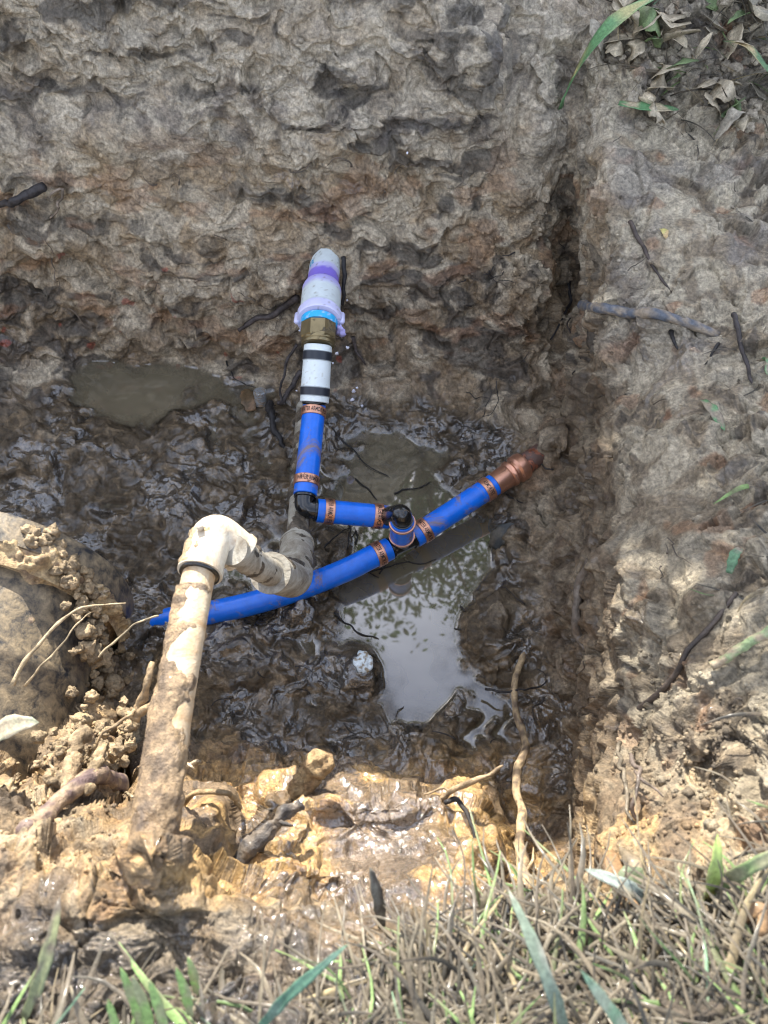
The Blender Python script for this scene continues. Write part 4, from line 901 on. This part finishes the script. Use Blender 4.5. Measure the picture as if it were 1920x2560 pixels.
def leaf_mesh(pts, w, thick=.0, fold=.25, curl=0, nseg=12, up=None):
    """ribbon leaf along points with half-width profile"""
    q = resample(pts, max(.002, np.linalg.norm(np.subtract(pts[-1], pts[0])) / nseg)); n = len(q); T = np.gradient(q, axis=0); T /= np.linalg.norm(T, axis=1, keepdims=True) + 1e-12
    u0 = np.array([0, 0, 1.]) if up is None else np.asarray(up, float); V = []; 
    for i in range(n):
        t = i / (n - 1); s = unit(np.cross(T[i], u0)); nn = np.cross(s, T[i]); ww = w * (math.sin(math.pi * min(1, t * .94 + .06)) ** .55 if t > .35 else (.55 + .45 * t / .35)) * (1 if t < .98 else .2)
        ww *= 1 + .12 * math.sin(i * 1.9)
        for e in (-1, -.5, 0, .5, 1): V.append(q[i] + s * ww * e + nn * (abs(e) * fold * ww - curl * e * ww))
    Fc = [(i * 5 + k, i * 5 + k + 1, (i + 1) * 5 + k + 1, (i + 1) * 5 + k) for i in range(n - 1) for k in range(4)]
    return np.array(V), Fc
def blade(label, pts, w, c1, c2, cat='grass blade', name='grass_leaf', seed=0, fold=.25, group=None, curl=0, thr=0.):
    V, Fc = leaf_mesh(pts, w, fold=fold, curl=curl)
    m = sstep(-.05 + thr, .12 + thr, fbm((V * 55).astype(np.float32), 3, seed))
    o = mesh_obj(name, V, Fc, M_blade, None, lerp(np.tile(c1, (len(V), 1)), np.asarray(c2, float), m))
    sm = o.modifiers.new('thickness', 'SOLIDIFY'); sm.thickness = .0004
    return tag(o, label, cat, group)
GRN = (.13, .30, .13); LIM = (.38, .50, .10); MUDG = (.30, .25, .18); STR = (.50, .40, .22); BLG = (.12, .22, .17); DKM = (.10, .085, .065)
blade('long green grass blade arching over the top right corner of the pit', [surf(1404, 271, .004), surf(1449, 212, .03), surf(1503, 136, .05), surf(1575, 62, .055), surf(1655, 22, .045)], .0105, (.16, .34, .15), (.48, .46, .22), seed=2)
blade('striped green and tan leaf lying flat above the smooth bank', [surf(1540, 272, .012), surf(1590, 290, .018), surf(1640, 300, .018), surf(1690, 284, .014)], .0085, (.50, .42, .28), GRN, cat='leaf', name='flat_leaf', seed=4)
blade('broad green blade entering from the top right corner', [surf(1990, 150, .03), surf(1930, 80, .05), surf(1890, 20, .06), surf(1860, -60, .06)], .014, (.13, .32, .17), (.2, .36, .2), seed=6)
blade('narrow green blade at the right edge below the top corner', [surf(1985, 240, .02), surf(1905, 190, .03), surf(1850, 140, .03), surf(1800, 110, .02)], .006, (.16, .28, .14), STR, seed=7)
blade('small green leaf on the bank right of the bluish stick', [surf(1760, 1015, .004), surf(1785, 1045, .012), surf(1812, 1078, .006)], .0058, GRN, MUDG, cat='leaf', name='grass_leaf', seed=8)
blade('slender green leaf hanging beside the long dark root', [surf(1900, 905, .01), surf(1925, 935, .02), surf(1915, 975, .02)], .007, GRN, MUDG, cat='leaf', name='grass_leaf', seed=9)
blade('muddy green leaf on the right bank above the slanting root', [surf(1822, 1432, .004), surf(1845, 1405, .012), surf(1862, 1382, .01)], .0040, (.14, .26, .14), MUDG, cat='leaf', name='grass_leaf', seed=10)
blade('tiny yellow leaf scrap on the smooth grey part of the bank', [surf(1652, 583, .003), surf(1660, 596, .005), surf(1664, 612, .003)], .0040, (.62, .56, .20), (.55, .4, .2), cat='leaf', name='leaf_scrap', seed=11)
blade('muddy upright blade in the middle of the near edge', [Wz(955, 2320, -.07), Wz(948, 2260, -.055), Wz(935, 2200, -.045), Wz(925, 2168, -.04)], .0034, (.20, .19, .15), DKM, seed=12)
blade('dark green straight blade slanting across the near edge', [Wz(640, 2580, -.015), Wz(720, 2490, .02), Wz(800, 2420, .035), Wz(870, 2360, .045)], .0026, (.09, .19, .13), (.14, .22, .17), seed=13, thr=.1)
blade('long muddy blade standing right of the root foot', [Wz(1430, 2620, -.02), Wz(1380, 2480, .01), Wz(1325, 2340, .02), Wz(1270, 2222, .02)], .0034, (.30, .29, .24), (.19, .24, .18), seed=14)
blade('pale green blade end in the grass at the bottom', [Wz(1580, 2590, .0), Wz(1530, 2530, .03), Wz(1490, 2475, .05), Wz(1452, 2425, .06)], .0030, (.27, .42, .27), (.4, .46, .34), seed=15)
blade('yellow green blade rising in the right grass', [Wz(1762, 2265, -.05), Wz(1780, 2210, -.02), Wz(1792, 2150, -.005), Wz(1794, 2085, .0)], .0046, (.36, .46, .14), (.44, .42, .2), seed=16)
blade('long green blade crossing in from the right edge', [Wz(1765, 2250, -.045), Wz(1830, 2195, -.02), Wz(1900, 2155, .0), Wz(1990, 2110, .01)], .0038, (.20, .28, .12), (.25, .25, .15), seed=17)
blade('bluish muddy blade leaning over the sunlit sandy corner', [Wz(1640, 2280, -.055), Wz(1580, 2225, -.035), Wz(1520, 2195, -.035), Wz(1460, 2172, -.045)], .0040, (.24, .28, .25), (.3, .27, .2), seed=18)
blade('dark upright blade on the brown soil of the near left bank', [Wz(60, 2545, -.02), Wz(100, 2450, .0), Wz(130, 2340, .01), Wz(150, 2238, .01)], .0036, (.12, .10, .075), (.22, .24, .12), seed=19)
blade('broad muddy green leaf reaching in from the left edge', [Wz(-60, 1860, -.12), Wz(-10, 1835, -.105), Wz(40, 1812, -.10), Wz(98, 1806, -.10)], .0085, (.30, .32, .22), (.36, .31, .22), cat='leaf', name='broad_leaf', seed=21)
blade('brown curled leaf scrap at the rim of the left puddle', [Wz(628, 1028, -.411), Wz(622, 1000, -.405), Wz(612, 972, -.408)], .011, (.20, .12, .06), (.12, .08, .04), cat='leaf', name='dead_leaf', seed=22)
blade('dark pointed leaf stuck on the wet floor right of the puddle', [surf(1238, 1375, .002), surf(1262, 1345, .005), surf(1290, 1312, .003)], .011, (.04, .045, .045), (.09, .08, .06), cat='leaf', name='dead_leaf', seed=23)
for k, (x, y, ang, L) in enumerate([(301, 2420, 80, 150), (330, 2440, 70, 130), (372, 2450, 110, 130), (440, 2420, 100, 100), (270, 2500, 60, 120), (470, 2395, 120, 70)]):
    bx, by = x + 60 - 8 * k, y + L + 20
    blade('bright green blade of the tuft at the bottom left', [Wz(bx, by, -.015), Wz((x + bx) / 2 + 6, (y + by) / 2, .012), Wz(x, y, .03)], .0026, (.30, .45, .16), (.34, .36, .2), group='green grass tuft at the bottom left', seed=30 + k)
# dried muddy leaves, top right
for k in range(48):
    x, y = random.uniform(1500, 1960), random.uniform(-30, 330) ; y = y if x > 1600 else y * .5
    a = random.uniform(0, 6.28); L = random.uniform(22, 110); o_ = random.uniform(.006, .03)
    pts = [surf(x, y, .004), surf(x + math.cos(a) * L * .5, y + math.sin(a) * L * .4, o_), surf(x + math.cos(a) * L, y + math.sin(a) * L * .8, .006 + .02 * random.random())]
    g_ = random.random(); c1 = (.62, .53, .38) if g_ < .6 else ((.46, .41, .32) if g_ < .8 else (.24, .33, .15))
    blade('crumpled muddy dead leaf in the litter at the top right', pts, random.uniform(.004, .020) , c1, np.array(c1) * .6, cat='leaf', name='dead_leaf', group='crumpled leaves at the top right', fold=random.uniform(-.8, .9), curl=random.uniform(-.5, .5), seed=60 + k)
for k in range(10):
    x, y = random.uniform(1450, 1900), random.uniform(2180, 2330); a = random.uniform(0, 6.28); L = random.uniform(40, 90)
    pts = [surf(x, y, .004), surf(x + math.cos(a) * L * .5, y + math.sin(a) * L * .5, .014), surf(x + math.cos(a) * L, y + math.sin(a) * L, .006)]
    c1 = random.choice([(.26, .23, .18), (.30, .24, .16), (.18, .22, .13), (.42, .26, .13)])
    blade('flattened muddy leaf in the grass beside the sandy corner', pts, random.uniform(.004, .009), c1, np.array(c1) * .6, cat='leaf', name='dead_leaf', group='flattened leaves at the near right edge', fold=random.uniform(-.5, .5), seed=100 + k)

for k, (x, y) in enumerate([(856, 728), (864, 741), (749, 826), (833, 910), (884, 975), (893, 968), (740, 975), (870, 862), (905, 1010), (800, 1075), (762, 838), (1015, 376), (845, 880), (880, 992)]):
    V, Fc = blob_geo(surf(x, y, .003), np.array([.0018, .0014, .0020]) * random.uniform(.7, 1.5), 20 + k, 8, 6, amp=.8)
    tag(mesh_obj('plastic_shaving', V, Fc, M_painted, None, np.tile([.75, .76, .85], (len(V), 1))), 'tiny white plastic shaving in the dirt around the white pipe', 'plastic shaving', 'white shavings around the white pipe')
g = []; cc3 = []; r_ = random.Random(77)
for k in range(110):
    x, y = r_.uniform(1430, 1950), r_.uniform(-40, 330)
    if x < 1470 + y * .35: continue
    sz = r_.uniform(.002, .009); pos = surf(x, y, sz * .4); v, f_ = blob_geo(pos, np.array([1, 1, .8]) * sz, k % 41, 18, 12, amp=.6); v = v + (v - pos) * perlin((v * 300).astype(np.float32), 6)[:, None] * .4
    g.append((v, f_)); cc3.append(np.tile(np.array([.42, .36, .27]) * r_.uniform(.35, 1.15), (len(v), 1)))
V, Fc = join_geo(g); tag(mesh_obj('clay_crumbs', V, Fc, M_crust, None, np.vstack(cc3), .25), 'pale clay crumbs among the leaves at the top right', kind='stuff')
# ------------------------------------------------------------------ grass
def grass_patch(name, label, n, sampler, seed, hmin, hmax, flat, wmul=1.0):
    r = random.Random(seed); V = []; Fc = []; C = []; b0 = 0
    for i in range(n):
        x, y = sampler(r)
        p = surf(x, y, -.004 * r.random()); a = r.uniform(0, 6.28); L = r.uniform(hmin, hmax); el = r.uniform(.05, 1.0) if r.random() > flat else r.uniform(-.12, .22)
        d = np.array([math.cos(a) * math.cos(el), math.sin(a) * math.cos(el), math.sin(el)]); s = unit(np.cross(d, [0, 0, 1.])); w_ = r.uniform(.0003, .0012) * wmul * (2.2 if r.random() < .10 else 1); bend = r.uniform(.1, 1.1)
        q = r.random()
        if q < .58: c = np.array([.17, .145, .10]) * r.uniform(.3, 1.5)
        elif q < .84: c = np.array([.10, .09, .07]) * r.uniform(.3, 1.2)
        elif q < .93: c = np.array([.17, .26, .09]) * r.uniform(.6, 1.4)
        elif q < .95: c = np.array([.20, .33, .20]) * r.uniform(.7, 1.2)
        else: c = np.array([.36, .29, .16]) * r.uniform(.6, 1.1)
        r_w = r.uniform(.02, .2)
        for k in range(7):
            t = k / 6; pos = p + d * L * t + np.array([0, 0, -bend * L * t * t * .5]) + s * math.sin(t * 3 + i) * L * r_w; ww = w_ * (1 - t ** 2.2) + .0003
            cm = c * (1 - .35 * (math.sin(k * 2.1 + i) > .5)); cm = cm * .45 + np.array([.14, .11, .075]) * .55 if math.sin(k * 1.3 + i * 2.7) > .1 else cm
            V += [pos - s * ww, pos + np.array([0, 0, ww * .5]), pos + s * ww]; C += [cm, cm * 1.05, cm]
        for k in range(6):
            o_ = b0 + k * 3; Fc += [(o_, o_ + 1, o_ + 4, o_ + 3), (o_ + 1, o_ + 2, o_ + 5, o_ + 4)]
        b0 += 21
    return tag(mesh_obj(name, V, Fc, M_blade, None, np.array(C)), label, kind='stuff')
def smp_near(r):
    while True:
        x, y = r.uniform(-200, 2150), r.uniform(2200, 2900)
        edge = np.interp(x, [-200, 200, 500, 700, 900, 1050, 1250, 1450, 1700, 2150], [2640, 2600, 2560, 2520, 2440, 2360, 2290, 2250, 2270, 2180])
        if y > edge + r.uniform(-25, 60) and (x > 1000 or r.random() < .4): return x, y
def smp_top(r):
    while True:
        x, y = r.uniform(1400, 2300), r.uniform(-500, 330)
        if x > 1500 + max(0, y) * .45 + r.uniform(-40, 40): return x, y
def smp_right(r): return r.uniform(1800, 2300), r.uniform(500, 2300)
grass_patch('grass', 'muddy trampled grass along the near edge of the pit', 3600, smp_near, 1, .015, .070, .84, 1.0)
grass_patch('grass', 'grass and dry litter at the top right of the pit', 900, smp_top, 2, .02, .07, .5, 1.2)
grass_patch('grass', 'sparse grass stems on the right bank', 130, smp_right, 3, .015, .04, .6)
def smp_bits(r):
    return r.uniform(0, 1900), r.uniform(300, 2300)
# crumbs of soil: uncountable
r = random.Random(4); V = []; Fc = []; C = []; b0 = 0
ph = (1 + 5 ** .5) / 2; ico = np.array([(-1, ph, 0), (1, ph, 0), (-1, -ph, 0), (1, -ph, 0), (0, -1, ph), (0, 1, ph), (0, -1, -ph), (0, 1, -ph), (ph, 0, -1), (ph, 0, 1), (-ph, 0, -1), (-ph, 0, 1)]) / 1.9
icf = [(0,11,5),(0,5,1),(0,1,7),(0,7,10),(0,10,11),(1,5,9),(5,11,4),(11,10,2),(10,7,6),(7,1,8),(3,9,4),(3,4,2),(3,2,6),(3,6,8),(3,8,9),(4,9,5),(2,4,11),(6,2,10),(8,6,7),(9,8,1)]
for i in range(2600):
    q = r.random()
    if q < .35: x, y = r.gauss(1330, 130), r.gauss(760, 160)
    elif q < .6: x, y = r.gauss(180, 110), r.gauss(1900, 150)
    elif q < .8: x, y = r.gauss(1750, 120), r.gauss(1900, 170)
    else: x, y = r.uniform(0, 1900), r.uniform(100, 900)
    if not (-50 < x < 1980 and -30 < y < 2560): continue
    p = surf(x, y, .0008); s = r.uniform(.0006, .0022) * (1 + (r.random() < .1)); rot = np.array(Matrix.Rotation(r.uniform(0, 6), 3, Vector((r.random(), r.random(), r.random() + .01)).normalized()))
    v = (ico * (1 + np.array([[r.uniform(-.25, .25)] for _ in range(12)]))) @ rot * s * [1, 1, .8] + p
    V.append(v); Fc += [tuple(k + b0 for k in t) for t in icf]; b0 += 12
    j = int(np.clip(np.searchsorted(PY, y), 0, H - 1)) * Wn + int(np.clip(np.searchsorted(PX, x), 0, Wn - 1)); C.append(np.tile(GC[j] * r.uniform(.7, 1.35), (12, 1)))
tag(mesh_obj('soil_crumbs', np.vstack(V), Fc, M_crust, None, np.clip(np.vstack(C), 0, 1), .3), 'loose soil crumbs scattered over the walls', kind='stuff')
# ------------------------------------------------------------------ light
SUN_AZ, SUN_EL = 14.0, 36.0   # degrees left of +y, elevation
sd = np.array([-math.sin(R(SUN_AZ)) * math.cos(R(SUN_EL)), math.cos(R(SUN_AZ)) * math.cos(R(SUN_EL)), math.sin(R(SUN_EL))])
sun = bpy.data.objects.new('sun', bpy.data.lights.new('sun', 'SUN')); COL.objects.link(sun)
sun.data.energy = 5.0; sun.data.angle = R(.5); sun.data.color = (1, .94, .84)
sun.rotation_euler = Vector(sd).to_track_quat('Z', 'Y').to_euler()
w = bpy.data.worlds.new('World'); scene.world = w; w.use_nodes = True; wnt = w.node_tree
sk = wnt.nodes.new('ShaderNodeTexSky'); sk.sky_type = 'NISHITA'; sk.sun_disc = False; sk.sun_elevation = R(SUN_EL); sk.sun_rotation = R(-SUN_AZ); sk.air_density = 1.0; sk.dust_density = 2.5; sk.ozone_density = 1
bg = wnt.nodes['Background']; bg.inputs['Strength'].default_value = .15; 
tcw = wnt.nodes.new('ShaderNodeTexCoord'); cn_ = wnt.nodes.new('ShaderNodeTexNoise'); cn_.inputs['Scale'].default_value = 2.2; cn_.inputs['Detail'].default_value = 7; cn_.inputs['Roughness'].default_value = .6
wnt.links.new(tcw.outputs['Generated'], cn_.inputs['Vector']); cr_ = wnt.nodes.new('ShaderNodeMapRange'); cr_.inputs['From Min'].default_value = .42; cr_.inputs['From Max'].default_value = .62; cr_.inputs['To Min'].default_value = .1; wnt.links.new(cn_.outputs['Fac'], cr_.inputs['Value'])
mxw = wnt.nodes.new('ShaderNodeMix'); mxw.data_type = 'RGBA'; wnt.links.new(cr_.outputs[0], mxw.inputs['Factor'])
wnt.links.new(sk.outputs[0], [i for i in mxw.inputs if i.name == 'A' and i.type == 'RGBA'][0]); [i for i in mxw.inputs if i.name == 'B' and i.type == 'RGBA'][0].default_value = (5.1, 5.4, 6.3, 1)
wnt.links.new([o for o in mxw.outputs if o.type == 'RGBA'][0], bg.inputs['Color'])
vs = scene.view_settings; vs.view_transform = 'Standard'; vs.look = 'None'; vs.gamma = 1; vs.exposure = 1.55; vs.use_curve_mapping = False
scene.cycles.pixel_filter_type = 'BLACKMAN_HARRIS'; scene.cycles.filter_width = 1.1; scene.cycles.max_bounces = 6; scene.cycles.use_denoising = True; scene.cycles.transparent_max_bounces = 8
scene.cycles.sample_clamp_indirect = 6
